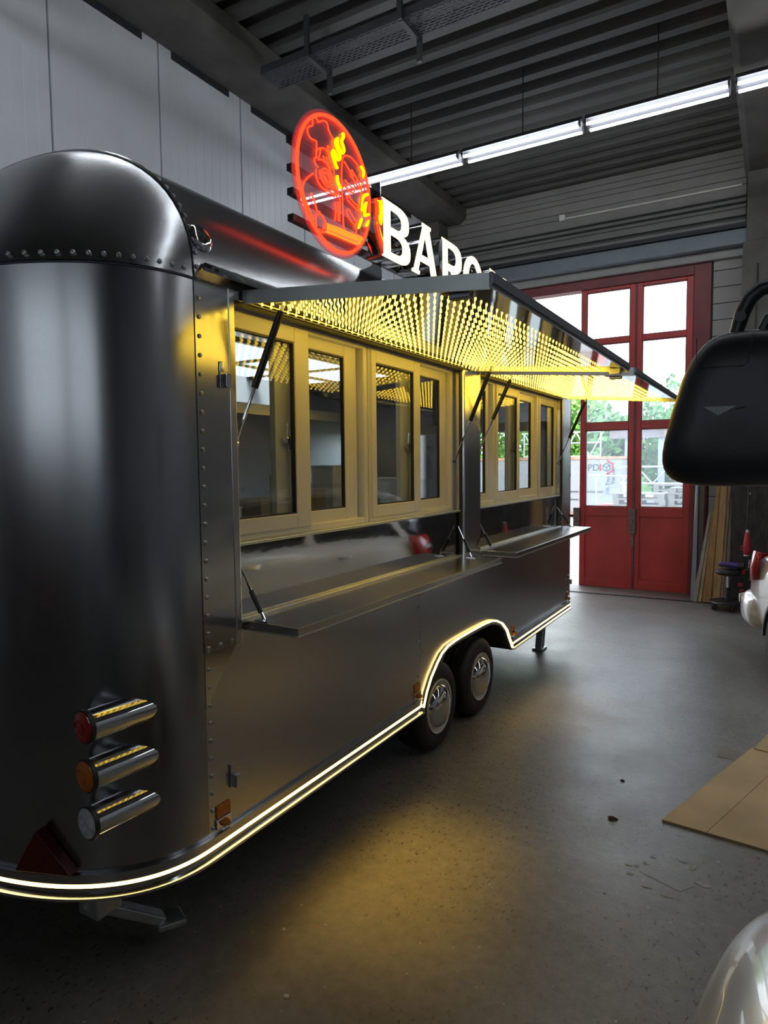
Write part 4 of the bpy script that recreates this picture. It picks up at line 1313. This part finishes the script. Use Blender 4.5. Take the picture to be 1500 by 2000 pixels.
# ================================================================== BOARD AND SCRAPS ON THE FLOOR
M_BOARD = mat('brown_board', (0.50, 0.36, 0.19), 0.75, noise=0.18, nscale=2.5, detail=8, bump=0.05, bscale=30)
bo = thing('floor_board', (0.0, 3.9, 0), 'large brown hardboard sheet lying on the concrete with one straight crease', 'board')


def slab(poly, z0, z1):
    return MB().prism(poly, 'z', z0, z1)


L0, L1 = (-0.430, 3.300), (-0.083, 4.433)
C0, C1 = (-0.238, 3.281), (0.108, 4.41)
slab([L0, C0, C1, L1], 0.001, 0.010).build('board_half', M_BOARD, bo)
slab([(C0[0] + 0.003, C0[1]), (0.62, 3.19), (0.95, 4.31), (C1[0] + 0.003, C1[1])], 0.001, 0.010).build('board_half', M_BOARD, bo)
slab([(C0[0], C0[1]), (C0[0] + 0.003, C0[1]), (C1[0] + 0.003, C1[1]), (C1[0], C1[1])], 0.001, 0.007).build('crease', M_KRAFT, bo)
bo2 = slab([(-0.075, 4.40), (0.9, 4.25), (1.1, 5.0), (0.10, 5.15)], 0.0102, 0.0160).build('floor_board', M_BOARD)
tag(bo2, 'second brown sheet overlapping behind the creased floor board', 'board')
tp = slab([(-0.262, 4.21), (-0.12, 4.20), (-0.11, 4.345), (-0.252, 4.355)], 0.0002, 0.0012).build('cardboard_strip', mat('grey_card', (0.20, 0.18, 0.165), 0.8, noise=0.1))
tag(tp, 'flat grey cardboard strip tucked beside the brown floor board', 'cardboard')
M_SCR = mat('dirt_scrap', (0.05, 0.035, 0.02), 0.9, noise=0.3, nscale=40)
M_SCW = mat('pale_scrap', (0.42, 0.41, 0.39), 0.8, noise=0.1, nscale=40)
for (x, yy, r, mm, lab) in ((-0.676, 3.634, 0.020, M_SCR, 'dark crumb of dirt on the floor farther from the silver car'), (-0.640, 3.205, 0.032, M_SCR, 'largest dark crumpled leaf lying on the concrete floor'),
                            (-1.524, 1.825, 0.010, M_SCW, 'tiny white scrap on the dark floor beneath the trailer side'), (-1.316, 1.581, 0.014, M_SCW, 'pale shaving on the floor at the bottom of the picture'),
                            (-0.549, 2.617, 0.007, M_SCW, 'white crumb on the floor left of the scraped patch'), (-0.155, 2.205, 0.006, M_SCW, 'white crumb on the floor near the silver bonnet')):
    m = MB()
    pts = []
    n = 9
    for k in range(n):
        a = 2 * math.pi * k / n
        rr = r * random.uniform(0.45, 1.1)
        pts.append((x + rr * math.cos(a), yy + rr * math.sin(a) * 0.7, random.uniform(0.001, 0.35 * r)))
    pts.append((x, yy, 0.5 * r))
    m.add(pts, [(k, (k + 1) % n, n) for k in range(n)])
    m.add([(p[0], p[1], 0.0004) for p in pts[:n]], [tuple(range(n - 1, -1, -1))])
    o = m.build('floor_scrap', mm)
    tag(o, lab, 'scrap', 'scraps on the floor')
# scraped, repaired patch in the concrete
M_PATCH = mat('repair_mortar', (0.150, 0.140, 0.128), 0.42, noise=0.12, nscale=9, bump=0.1, bscale=60)
M_SCRAPE = mat('white_scrape', (0.30, 0.295, 0.285), 0.75, noise=0.3, nscale=25, bump=0.2, bscale=70)


def patch(c, r, n, sx, sy, mm, nm):
    p = []
    for k in range(n):
        a = 2 * math.pi * k / n
        q = r * random.uniform(0.7, 1.1)
        p.append((c[0] + sx * q * math.cos(a), c[1] + sy * q * math.sin(a)))
    o = slab(p, 0.0001, 0.0012).build(nm, mm)
    attach(o, floor)
    return o


attach(slab([(-0.455, 2.835), (-0.40, 2.93), (-0.26, 2.905), (-0.245, 2.84), (-0.29, 2.775)], 0.0001, 0.0010).build('repair_patch', M_PATCH), floor)
for c, r, sx, sy in (((-0.215, 2.87), 0.035, 1.0, 0.45), ((-0.265, 2.98), 0.035, 0.5, 1.0), ((-0.30, 3.0), 0.02, 1.2, 0.5), ((-0.485, 2.80), 0.012, 1.6, 0.7),
                     ((-0.47, 2.87), 0.012, 1, 0.8), ((-0.44, 2.91), 0.014, 1.3, 0.6), ((-0.42, 2.97), 0.01, 1.4, 0.7), ((-0.41, 2.74), 0.012, 2.0, 0.5), ((-0.33, 2.72), 0.014, 1.6, 0.6), ((-0.50, 2.86), 0.01, 1.5, 0.6)):
    patch(c, r, 11, sx, sy, M_SCRAPE, 'scrape_mark')

# ================================================================== TIMBER AND GEAR BY THE COLUMN
planks = [((-0.853, -0.806), (-0.727, -0.696), 1.10, 3, 0.02, 8.865, 'short weathered plank leaning outermost against the column'),
          ((-0.801, -0.761), (-0.700, -0.670), 1.10, 2, 0.03, 8.905, 'pale narrow batten leaning beside the dark slab'),
          ((-0.753, -0.657), (-0.638, -0.602), 2.05, 1, 0.03, 8.93, 'amber coloured wide board leaning in the middle of the timber'),
          ((-0.652, -0.560), (-0.599, -0.520), 2.10, 0, 0.03, 8.96, 'honey coloured wide board with a knot leaning by the column'),
          ((-0.556, -0.532), (-0.517, -0.490), 1.95, 2, 0.03, 8.99, 'thin pale strip leaning next to the honey board'),
          ((-0.530, -0.492), (-0.472, -0.438), 1.60, 3, 0.02, 8.995, 'grey weathered plank leaning nearest the wheeled stool')]
for (b0_, b1_), (t0, t1), ht, wi, th, yb, lab in planks:
    f = ht / (1.325 if ht > 1.2 else 1.03)
    X0, X1 = b0_ + (t0 - b0_) * f, b1_ + (t1 - b1_) * f
    yt = yb + 0.30
    o = MB().add([(b0_, yb, 0.003), (b1_, yb, 0.003), (b1_, yb + th, 0.0), (b0_, yb + th, 0.0), (X0, yt, ht), (X1, yt, ht), (X1, yt + th, ht), (X0, yt + th, ht)],
                 [(3, 2, 1, 0), (4, 5, 6, 7), (0, 1, 5, 4), (1, 2, 6, 5), (2, 3, 7, 6), (3, 0, 4, 7)]).build('leaning_plank', M_WOODS[wi], None, bevel=0.003, segs=1)
    tag(o, lab, 'plank', 'timber leaning by the column')
o = MB().add([(-0.885, 8.94, 0), (-0.824, 8.90, 0), (-0.824, 8.98, 0), (-0.885, 9.0, 0), (-0.873, 9.26, 1.9), (-0.842, 9.22, 1.9), (-0.842, 9.30, 1.9), (-0.873, 9.32, 1.9)],
             [(3, 2, 1, 0), (4, 5, 6, 7), (0, 1, 5, 4), (1, 2, 6, 5), (2, 3, 7, 6), (3, 0, 4, 7)]).build('slate_slab', mat('blue_grey_board', (0.14, 0.15, 0.17), 0.6, noise=0.1), bevel=0.004)
tag(o, 'blue grey narrow slab standing against the red gate frame', 'slab')
o = MB().add([(-0.82, 8.98, 0), (-0.77, 8.98, 0), (-0.77, 9.02, 0), (-0.82, 9.02, 0), (-0.84, 9.28, 2.0), (-0.765, 9.28, 2.0), (-0.765, 9.32, 2.0), (-0.84, 9.32, 2.0)],
             [(3, 2, 1, 0), (4, 5, 6, 7), (0, 1, 5, 4), (1, 2, 6, 5), (2, 3, 7, 6), (3, 0, 4, 7)]).build('black_panel', M_BLK, bevel=0.004)
tag(o, 'black panel standing between the slab and the timber', 'panel')
# dark wall sheet on the column
M_TAR = mat('dirty_black_sheet', (0.035, 0.03, 0.028), 0.75, noise=0.5, nscale=8, stretch=(3, 3, 1), bump=0.2, bscale=20)
struct(MB().box(-0.46, 1.5, 8.93, 8.99, 0, 2.0).build('wall_sheet', M_TAR))

# wheeled workshop stool
st = thing('workshop_stool', (-0.455, 8.60, 0), 'round black workshop stool on a wheeled base beside the timber', 'stool')
sx, sy = -0.455, 8.60
MB().lathe([(0.001, 0.405), (0.10, 0.405), (0.130, 0.418), (0.140, 0.440), (0.136, 0.462), (0.11, 0.474), (0.001, 0.476)], (sx, sy, 0), (0, 0, 1), 32).build('seat', M_BLK, st, smooth=True)
MB().cyl((sx, sy, 0.25), (sx, sy, 0.41), 0.016, 14).build('gas_column', M_CHROME, st, smooth=True)
MB().cyl((sx, sy, 0.09), (sx, sy, 0.26), 0.03, 16).build('column_sleeve', M_BLK, st, smooth=True)
MB().lathe([(0.001, 0.085), (0.17, 0.078), (0.195, 0.082), (0.20, 0.092), (0.19, 0.100), (0.15, 0.090), (0.001, 0.098)], (sx, sy, 0), (0, 0, 1), 36).build('tray_base', M_BLK, st, smooth=True)
for k in range(5):
    a = 2 * math.pi * k / 5 - 1.2
    cx, cy = sx + 0.165 * math.cos(a), sy + 0.165 * math.sin(a)
    c = MB().lathe([(0.028, -0.012), (0.034, -0.008), (0.034, 0.008), (0.028, 0.012)], (cx, cy, 0.034), (math.cos(a + 1), math.sin(a + 1), 0), 18).build('caster', M_RUB, st, smooth=True, angle=0.5)
    MB().cyl((cx, cy, 0.04), (cx, cy, 0.085), 0.009, 8).build('caster_fork', M_CHROME, c)
# purple cordless tool lying on the seat
M_PUR = mat('purple_plastic', (0.06, 0.03, 0.20), 0.35, noise=0.1)
tl = thing('power_tool', (-0.455, 8.58, 0.476), 'purple and black hand tool lying on the stool seat', 'tool')
MB().tube([(-0.555, 8.58, 0.525), (-0.50, 8.58, 0.53), (-0.42, 8.58, 0.525), (-0.36, 8.58, 0.52)], [0.022, 0.03, 0.032, 0.04], 14).build('tool_body', M_PUR, tl, smooth=True)
MB().tube([(-0.36, 8.58, 0.52), (-0.30, 8.58, 0.522)], 0.048, 16).build('tool_head', M_BLK, tl, smooth=True)
MB().box(-0.47, -0.41, 8.55, 8.61, 0.4765, 0.50).build('battery', M_BLK, tl, bevel=0.006)
# red cable connector hanging from its lead
rc = thing('cable_connector', (-0.275, 8.66, 0.63), 'red industrial plug hanging on a black cable above the stool', 'plug')
M_REDC = mat('red_connector', (0.40, 0.02, 0.025), 0.4, noise=0.1)
MB().lathe([(0.030, 0.0), (0.034, 0.03), (0.038, 0.035), (0.040, 0.10), (0.036, 0.16), (0.024, 0.24), (0.016, 0.262)], (-0.275, 8.66, 0.64), (0, 0, 1), 24).build('plug_body', M_REDC, rc, smooth=True)
MB().lathe([(0.031, 0.0), (0.033, -0.012), (0.028, -0.014)], (-0.275, 8.66, 0.642), (0, 0, 1), 24).build('plug_collar', M_GALV, rc, smooth=True)
MB().lathe([(0.013, 0.262), (0.018, 0.27), (0.013, 0.292)], (-0.275, 8.66, 0.64), (0, 0, 1), 16).build('cable_gland', M_LAMPW, rc, smooth=True)
MB().tube([(-0.315, 8.66, 0.745), (-0.335, 8.66, 0.735), (-0.335, 8.66, 0.70), (-0.312, 8.66, 0.69)], 0.007, 8).build('plug_hook', M_REDC, rc, smooth=True)
MB().tube([(-0.275, 8.66, 0.93), (-0.274, 8.67, 1.2), (-0.27, 8.80, 1.9), (-0.26, 8.93, 2.6), (-0.25, 8.99, 4.0)], 0.008, 8).build('cable', M_RUB, rc, smooth=True)
o = MB().lathe([(0.016, 0.0), (0.018, 0.02), (0.012, 0.04), (0.004, 0.045)], (-0.272, 8.915, 1.33), (0, -1, 0.3), 16).build('wall_hook', M_LAMPW, smooth=True)
tag(o, 'small white knob fixed on the dirty black wall sheet', 'hook')
# dark machine with red fittings behind the stool
mc = thing('workshop_machine', (-0.20, 8.78, 0), 'black workshop machine with red fittings behind the wheeled stool', 'machine')
MB().box(-0.36, 0.1, 8.82, 8.92, 0.0, 0.46).build('machine_body', M_BLK, mc, bevel=0.02)
MB().box(-0.345, -0.29, 8.795, 8.82, 0.39, 0.455).build('red_guard', M_REDC, mc, bevel=0.004)
MB().box(-0.235, -0.16, 8.795, 8.82, 0.39, 0.455).build('red_guard', M_REDC, mc, bevel=0.004)
MB().box(-0.365, -0.31, 8.795, 8.82, 0.245, 0.285).build('red_guard', M_REDC, mc, bevel=0.004)
MB().box(-0.345, -0.30, 8.795, 8.82, 0.185, 0.215).build('red_guard', M_REDC, mc, bevel=0.004)
MB().cyl((-0.27, 8.84, 0.56), (-0.10, 8.84, 0.56), 0.012, 10).build('handle_bar', M_CHROME, mc, smooth=True)
MB().box(-0.30, -0.25, 8.83, 8.87, 0.45, 0.60).build('handle_post', M_BLK, mc)
ring_pts = [(-0.17 + 0.11 * math.cos(2 * math.pi * k / 24), 8.38 + 0.10 * math.sin(2 * math.pi * k / 24), 0.012 + 0.004 * math.sin(k)) for k in range(24)]
o = MB().tube(ring_pts, 0.010, 7, closed=True).build('cable_loop', M_RUB, smooth=True)
tag(o, 'black cable loop lying on the floor between stool and white car', 'cable')

# two unseen dark vans added behind the camera to darken the steel's reflections
M_BLUE = mat('navy_paint', (0.012, 0.035, 0.11), 0.3, noise=0.05, coat=0.4)
M_MAROON = mat('maroon_paint', (0.06, 0.010, 0.010), 0.3, noise=0.05, coat=0.4)


def van(loc, rz, paint, label):
    t = thing('added_van', loc, label, 'van', rz=rz)

    def B(mb, nm, mm, par=t, **kw):
        o = mb.build(nm, mm, None, **kw)
        o.parent = par
        return o
    B(loft([(0.0, 0.85, 0.35, 1.9), (0.06, 0.93, 0.28, 1.98), (0.3, 0.95, 0.25, 2.0), (3.2, 0.95, 0.25, 2.0), (3.5, 0.94, 0.25, 1.9), (4.0, 0.92, 0.25, 1.15), (4.5, 0.86, 0.28, 0.98), (4.65, 0.75, 0.34, 0.85)], 36, 0.35), 'body', paint, smooth=True, angle=0.8)
    for sgn in (-1, 1):
        B(MB().add([(2.7, sgn * 0.956, 1.1), (3.75, sgn * 0.945, 1.1), (3.42, sgn * 0.93, 1.75), (2.7, sgn * 0.945, 1.75)], [(0, 1, 2, 3)]), 'side_window', M_CGLASS, solid=0.01)
        for x0 in (0.95, 3.75):
            w = B(MB().lathe([(0.2, 0.0), (0.30, 0.0), (0.335, -0.02), (0.335, -0.2), (0.2, -0.22)], (x0, sgn * 0.97, 0.335), (0, sgn, 0), 28), 'wheel', M_RUB, smooth=True, angle=0.5)
            B(MB().lathe([(0.0005, 0.0), (0.18, 0.004), (0.2, -0.005)], (x0, sgn * 0.97, 0.335), (0, sgn, 0), 24, cap=False), 'hubcap', M_ALU, w, smooth=True)
    B(MB().add([(3.60, -0.72, 1.85), (3.60, 0.72, 1.85), (4.05, 0.82, 1.14), (4.05, -0.82, 1.14)], [(0, 1, 2, 3)]), 'windscreen', M_CGLASS, solid=0.01)
    return t


van((-4.35, -4.0, 0), 0, M_MAROON, 'dark maroon panel van added unseen behind the camera to darken the steel')
van((0.75, -4.0, 0), 0, M_BLUE, 'dark navy panel van added unseen behind the silver car to darken the steel')

# ================================================================== THE YARD OUTSIDE
M_CONT = mat('white_container', (0.24, 0.245, 0.25), 0.5, noise=0.08, nscale=1.5)
M_RUST = mat('rusty_edge', (0.38, 0.20, 0.12), 0.8, noise=0.4, nscale=5)
ct = thing('swap_container', (-7.2, 23, 0), 'white swap container with red cube emblem standing in the yard', 'container')
yc = 22.0
MB().box(-10.2, -4.24, yc, yc + 2.4, 0.14, 1.86).build('container_body', M_CONT, ct, bevel=0.02)
MB().box(-10.22, -4.22, yc - 0.02, yc + 2.42, 1.86, 1.95).build('top_rail', M_RUST, ct)
MB().box(-10.22, -4.22, yc - 0.02, yc + 2.42, 0.06, 0.15).build('bottom_rail', M_RUST, ct)
for xx in (-10.0, -7.3, -4.5):
    MB().box(xx - 0.1, xx + 0.1, yc + 0.1, yc + 2.2, -0.03, 0.06).build('support_foot', M_GALV, ct)
M_TXT = mat('grey_lettering', (0.03, 0.028, 0.03), 0.6, noise=0.05)
M_TXTR = mat('red_lettering', (0.30, 0.006, 0.012), 0.5, noise=0.05)
M_TXTB = mat('blue_lettering', (0.05, 0.12, 0.30), 0.5, noise=0.05)


def wall_text(txt, size, x, z, mm, rot=0.0):
    me = text_mesh(txt, size, 0.004)
    me.transform(Matrix.Translation((x, yc - 0.006, z)) @ Matrix.Rotation(math.pi / 2, 4, 'X') @ Matrix.Rotation(rot, 4, 'Z'))
    me.materials.clear()
    me.materials.append(mm)
    o = bpy.data.objects.new('lettering', me)
    COL.objects.link(o)
    attach(o, ct)


wall_text('DPD', 0.30, -5.52, 1.50, M_TXT)
wall_text('Truck', 0.17, -4.60, 1.02, M_TXT, math.pi / 2)
wall_text('Vermie', 0.17, -4.44, 1.06, M_TXT, math.pi / 2)
wall_text('MA', 0.17, -4.60, 0.72, M_TXTB, math.pi / 2)
wall_text('www.', 0.13, -5.86, 0.78, M_TXT)
wall_text('.mieten.net', 0.13, -5.40, 0.78, M_TXT)
wall_text('www.', 0.13, -5.86, 0.52, M_TXT)
em = MB()
hx, hz, hr = -4.70, 1.60, 0.25
for k in (0, 1, 2, 4, 5):
    a0, a1 = math.pi / 6 + k * math.pi / 3, math.pi / 6 + (k + 1) * math.pi / 3
    p0, p1 = (hx + hr * math.cos(a0), hz + hr * math.sin(a0)), (hx + hr * math.cos(a1), hz + hr * math.sin(a1))
    q0, q1 = (hx + hr * 0.76 * math.cos(a0), hz + hr * 0.76 * math.sin(a0)), (hx + hr * 0.76 * math.cos(a1), hz + hr * 0.76 * math.sin(a1))
    if k == 1:
        continue
    em.prism([p0, p1, q1, q0], 'y', yc - 0.01, yc - 0.002)
em.build('emblem', M_TXTR, ct)
em = MB()
s6 = 0.13
for k in range(6):
    a0, a1 = math.pi / 6 + k * math.pi / 3, math.pi / 6 + (k + 1) * math.pi / 3
    em.tube([(hx + s6 * math.cos(a0), yc - 0.006, hz + s6 * math.sin(a0)), (hx + s6 * math.cos(a1), yc - 0.006, hz + s6 * math.sin(a1))], 0.012, 5)
for a0 in (math.pi / 6, math.pi * 5 / 6, math.pi * 1.5):
    em.tube([(hx, yc - 0.006, hz), (hx + s6 * math.cos(a0), yc - 0.006, hz + s6 * math.sin(a0))], 0.012, 5)
em.build('emblem_cube', M_TXT, ct)

# steel frame cart with a red tub in front of the container
cart = thing('frame_cart', (-4.2, 19, 0), 'steel frame cart carrying a red tub before the white container', 'cart')
for xx in (-4.30, -3.56):
    MB().tube([(xx, 19, 0.1), (xx - 0.05, 19, 1.35)], 0.02, 6).build('upright', M_GALV, cart)
MB().tube([(-4.55, 19, 1.40), (-3.35, 19, 1.36)], 0.02, 6).build('top_bar', M_GALV, cart)
MB().box(-4.45, -3.45, 18.7, 19.4, 0.10, 0.45).build('cart_bed', mat('cart_mesh', (0.18, 0.19, 0.2), 0.7, noise=0.4, nscale=12), cart)
MB().lathe([(0.18, 0.0), (0.26, 0.12), (0.26, 0.16), (0.22, 0.16)], (-3.95, 18.95, 0.45), (0, 0, 1), 24).build('red_tub', mat('pink_red_tub', (0.5, 0.09, 0.08), 0.5, noise=0.1), cart)
for xx in (-4.3, -3.6):
    MB().lathe([(0.10, -0.03), (0.10, 0.03)], (xx, 18.75, 0.07), (1, 0, 0), 16).build('wheel', M_RUB, cart)
o = MB().prism([(-4.98, -0.03), (-4.62, -0.03), (-4.64, 0.5), (-4.95, 0.5)], 'y', 19.5, 19.9).build('orange_bin', mat('orange_bin', (0.55, 0.14, 0.09), 0.6, noise=0.1), bevel=0.02)
tag(o, 'pale orange bin standing at the container foot', 'bin')
o = MB().prism([(-3.25, -0.03), (-2.95, -0.03), (-2.97, 0.45), (-3.22, 0.45)], 'y', 19.2, 19.6).build('orange_bin', mat('orange_bin', (0.55, 0.14, 0.09), 0.6), bevel=0.02)
tag(o, 'pale orange bin standing beside the pallets', 'bin')

# pallets
M_PAL = mat('grey_pallet_wood', (0.20, 0.185, 0.165), 0.8, noise=0.25, nscale=4)
pm = MB()
for k in range(5):
    pm.box(-0.6, 0.6, -0.4 + k * 0.175, -0.4 + k * 0.175 + 0.10, 0.122, 0.144)
for xx in (-0.6, -0.07, 0.46):
    pm.box(xx, xx + 0.14, -0.4, 0.4, 0.1, 0.122).box(xx, xx + 0.14, -0.4, -0.3, 0.022, 0.1).box(xx, xx + 0.14, -0.07, 0.07, 0.022, 0.1).box(xx, xx + 0.14, 0.3, 0.4, 0.022, 0.1)
for yy in (-0.4, -0.05, 0.3):
    pm.box(-0.6, 0.6, yy, yy + 0.1, 0.0, 0.022)
p0 = None
stacks = [(-2.92, 17.5, 7, 'next to the cart'), (-1.62, 17.6, 8, 'close behind the gate mullion'), (-0.35, 17.8, 9, 'hidden mostly behind the gate jamb'), (-2.3, 19.8, 8, 'in the second row'), (-5.9, 16.5, 0, '')]
ordn = ['lowest', 'second', 'third', 'fourth', 'fifth', 'sixth', 'seventh', 'eighth', 'ninth']
for xx, yy, n, wh in stacks:
    for k in range(n):
        if p0 is None:
            p0 = pm.build('pallet', M_PAL)
            o = p0
        else:
            o = copy_obj(p0)
        o.location = (xx + random.uniform(-0.03, 0.03), yy, -0.03 + k * 0.144)
        o.rotation_euler = (0, 0, random.uniform(-0.03, 0.03))
        tag(o, '%s wooden pallet from the ground in the stack %s' % (ordn[k], wh), 'pallet', 'pallets stacked in the yard')
# lattice girder frame
lg = thing('lattice_frame', (-2.4, 18.6, 1.1), 'galvanised lattice frame lying over the pallet stacks', 'frame')
M_LAT = mat('pale_galvanised', (0.5, 0.52, 0.54), 0.5, 0.5, noise=0.1)
for zz in (1.18, 1.62):
    MB().cyl((-3.6, 18.6, zz), (-0.8, 18.6, zz), 0.025, 8).build('chord', M_LAT, lg)
for k in range(7):
    xa = -3.6 + k * 0.4
    MB().cyl((xa, 18.6, 1.18 if k % 2 == 0 else 1.62), (xa + 0.4, 18.6, 1.62 if k % 2 == 0 else 1.18), 0.018, 8).build('brace', M_LAT, lg)
for xx in (-3.5, -0.9):
    MB().box(xx - 0.04, xx + 0.04, 18.5, 18.7, -0.03, 1.18).build('leg', M_LAT, lg)
lg2 = thing('scaffold_frame', (-6.2, 25.2, 0), 'steel scaffold frame rising behind the white container', 'frame')
for zz in (2.0, 2.5, 2.9):
    MB().cyl((-8.5, 25.2, zz), (-5.6, 25.2, zz), 0.03, 8).build('chord', M_LAT, lg2)
for k in range(6):
    xa = -8.5 + k * 0.5
    MB().cyl((xa, 25.2, 2.0 if k % 2 else 2.9), (xa + 0.5, 25.2, 2.9 if k % 2 else 2.0), 0.025, 8).build('brace', M_LAT, lg2)
for xx in (-8.5, -7.0, -5.6):
    MB().cyl((xx, 25.2, -0.03), (xx, 25.2, 2.9), 0.03, 8).build('upright', M_LAT, lg2)

# open shed
sh = thing('open_shed', (-2, 26, 0), 'open timber shed with corrugated roof and blue grey posts behind the pallets', 'shed')
M_SHED = mat('shed_roof', (0.16, 0.14, 0.15), 0.7, noise=0.2)
M_POST = mat('blue_grey_post', (0.26, 0.30, 0.40), 0.6, noise=0.08)
pr = []
xx = -5.2
while xx < 6:
    pr += [(xx, 2.98), (xx + 0.07, 3.03), (xx + 0.14, 2.98)]
    xx += 0.14
MB().grid([[(a, 24.45, b) for a, b in pr], [(a, 30, b + 0.4) for a, b in pr]]).build('shed_roof', M_SHED, sh, solid=0.02)
MB().box(-5.15, 6, 24.55, 24.65, 2.60, 2.96).build('fascia', M_SHED, sh)
for a in (-4.55, -3.45, -0.5, 3.0):
    MB().box(a - 0.10, a + 0.10, 24.65, 24.85, -0.03, 2.9).build('post', M_POST, sh)
MB().box(-3.4, 6, 29.6, 29.8, -0.03, 1.2).build('rear_rail', M_SHED, sh)
MB().box(-3.35, -2.2, 24.65, 24.75, 1.9, 2.6).build('side_board', M_SHED, sh)

# trees
M_LEAF = mat('bright_leaf', (0.16, 0.34, 0.07), 0.6, noise=0.5, nscale=3, spec=0.2)
M_LEAF2 = mat('soft_leaf', (0.12, 0.27, 0.09), 0.6, noise=0.5, nscale=2, spec=0.2)
M_BARK = mat('bark', (0.10, 0.075, 0.05), 0.9, noise=0.3)


def tree(x, y, h, rx, rz, mm, label, n=2600, zc=None):
    t = thing('tree', (x, y, -0.03), label, 'tree', 'trees behind the yard')
    MB().tube([(x, y, -0.05), (x + 0.1, y, h * 0.35), (x - 0.05, y, h * 0.8)], [0.22, 0.16, 0.05], 8).build('trunk', M_BARK, t, smooth=True)
    m = MB()
    zc = zc or h - rz
    blobs = [(random.uniform(-0.6, 0.6) * rx, random.uniform(-0.5, 0.5) * rx, random.uniform(-0.7, 0.6) * rz, random.uniform(0.35, 0.6)) for _ in range(14)]
    for k in range(n):
        bx, by, bz, br = random.choice(blobs)
        d = Vector((random.gauss(0, 1), random.gauss(0, 1), random.gauss(0, 1))).normalized() * random.uniform(0.6, 1.0)
        c = Vector((x + bx + d.x * br * rx, y + by + d.y * br * rx, zc + bz + d.z * br * rz))
        u = Vector((random.gauss(0, 1), random.gauss(0, 1), random.gauss(0, 1))).normalized()
        v = u.orthogonal().normalized()
        s = random.uniform(0.10, 0.22)
        m.add([c - u * s, c + v * s * 0.6, c + u * s, c - v * s * 0.6], [(0, 1, 2, 3)])
    tag(m.build('crown', mm, t), kind='stuff')
    return t


tree(-8.2, 30, 6.2, 2.0, 2.9, M_LEAF, 'bright green tree seen through the open gate beside the trailer', 4200)
tree(-4.2, 34, 5.6, 2.2, 2.8, M_LEAF2, 'soft green tree behind the container and the shed post', 3600)
tree(-5.75, 28.2, 4.0, 0.9, 1.7, M_LEAF2, 'low round bush growing over the white container', 2000)
tree(-0.6, 39, 4.9, 1.8, 2.4, M_LEAF2, 'pale green tree rising beyond the shed roof at the mirror', 2400)
tree(-2.6, 31.5, 3.4, 1.4, 1.8, M_LEAF, 'green shrub visible under the shed roof', 2000)
tree(-13, 33, 7.2, 2.6, 3.2, M_LEAF, 'green tree far left hidden behind the trailer', 2500)
o = MB().box(-30, 30, 44, 45, -0.03, 2.4).build('far_hedge', M_LEAF2)
struct(o)
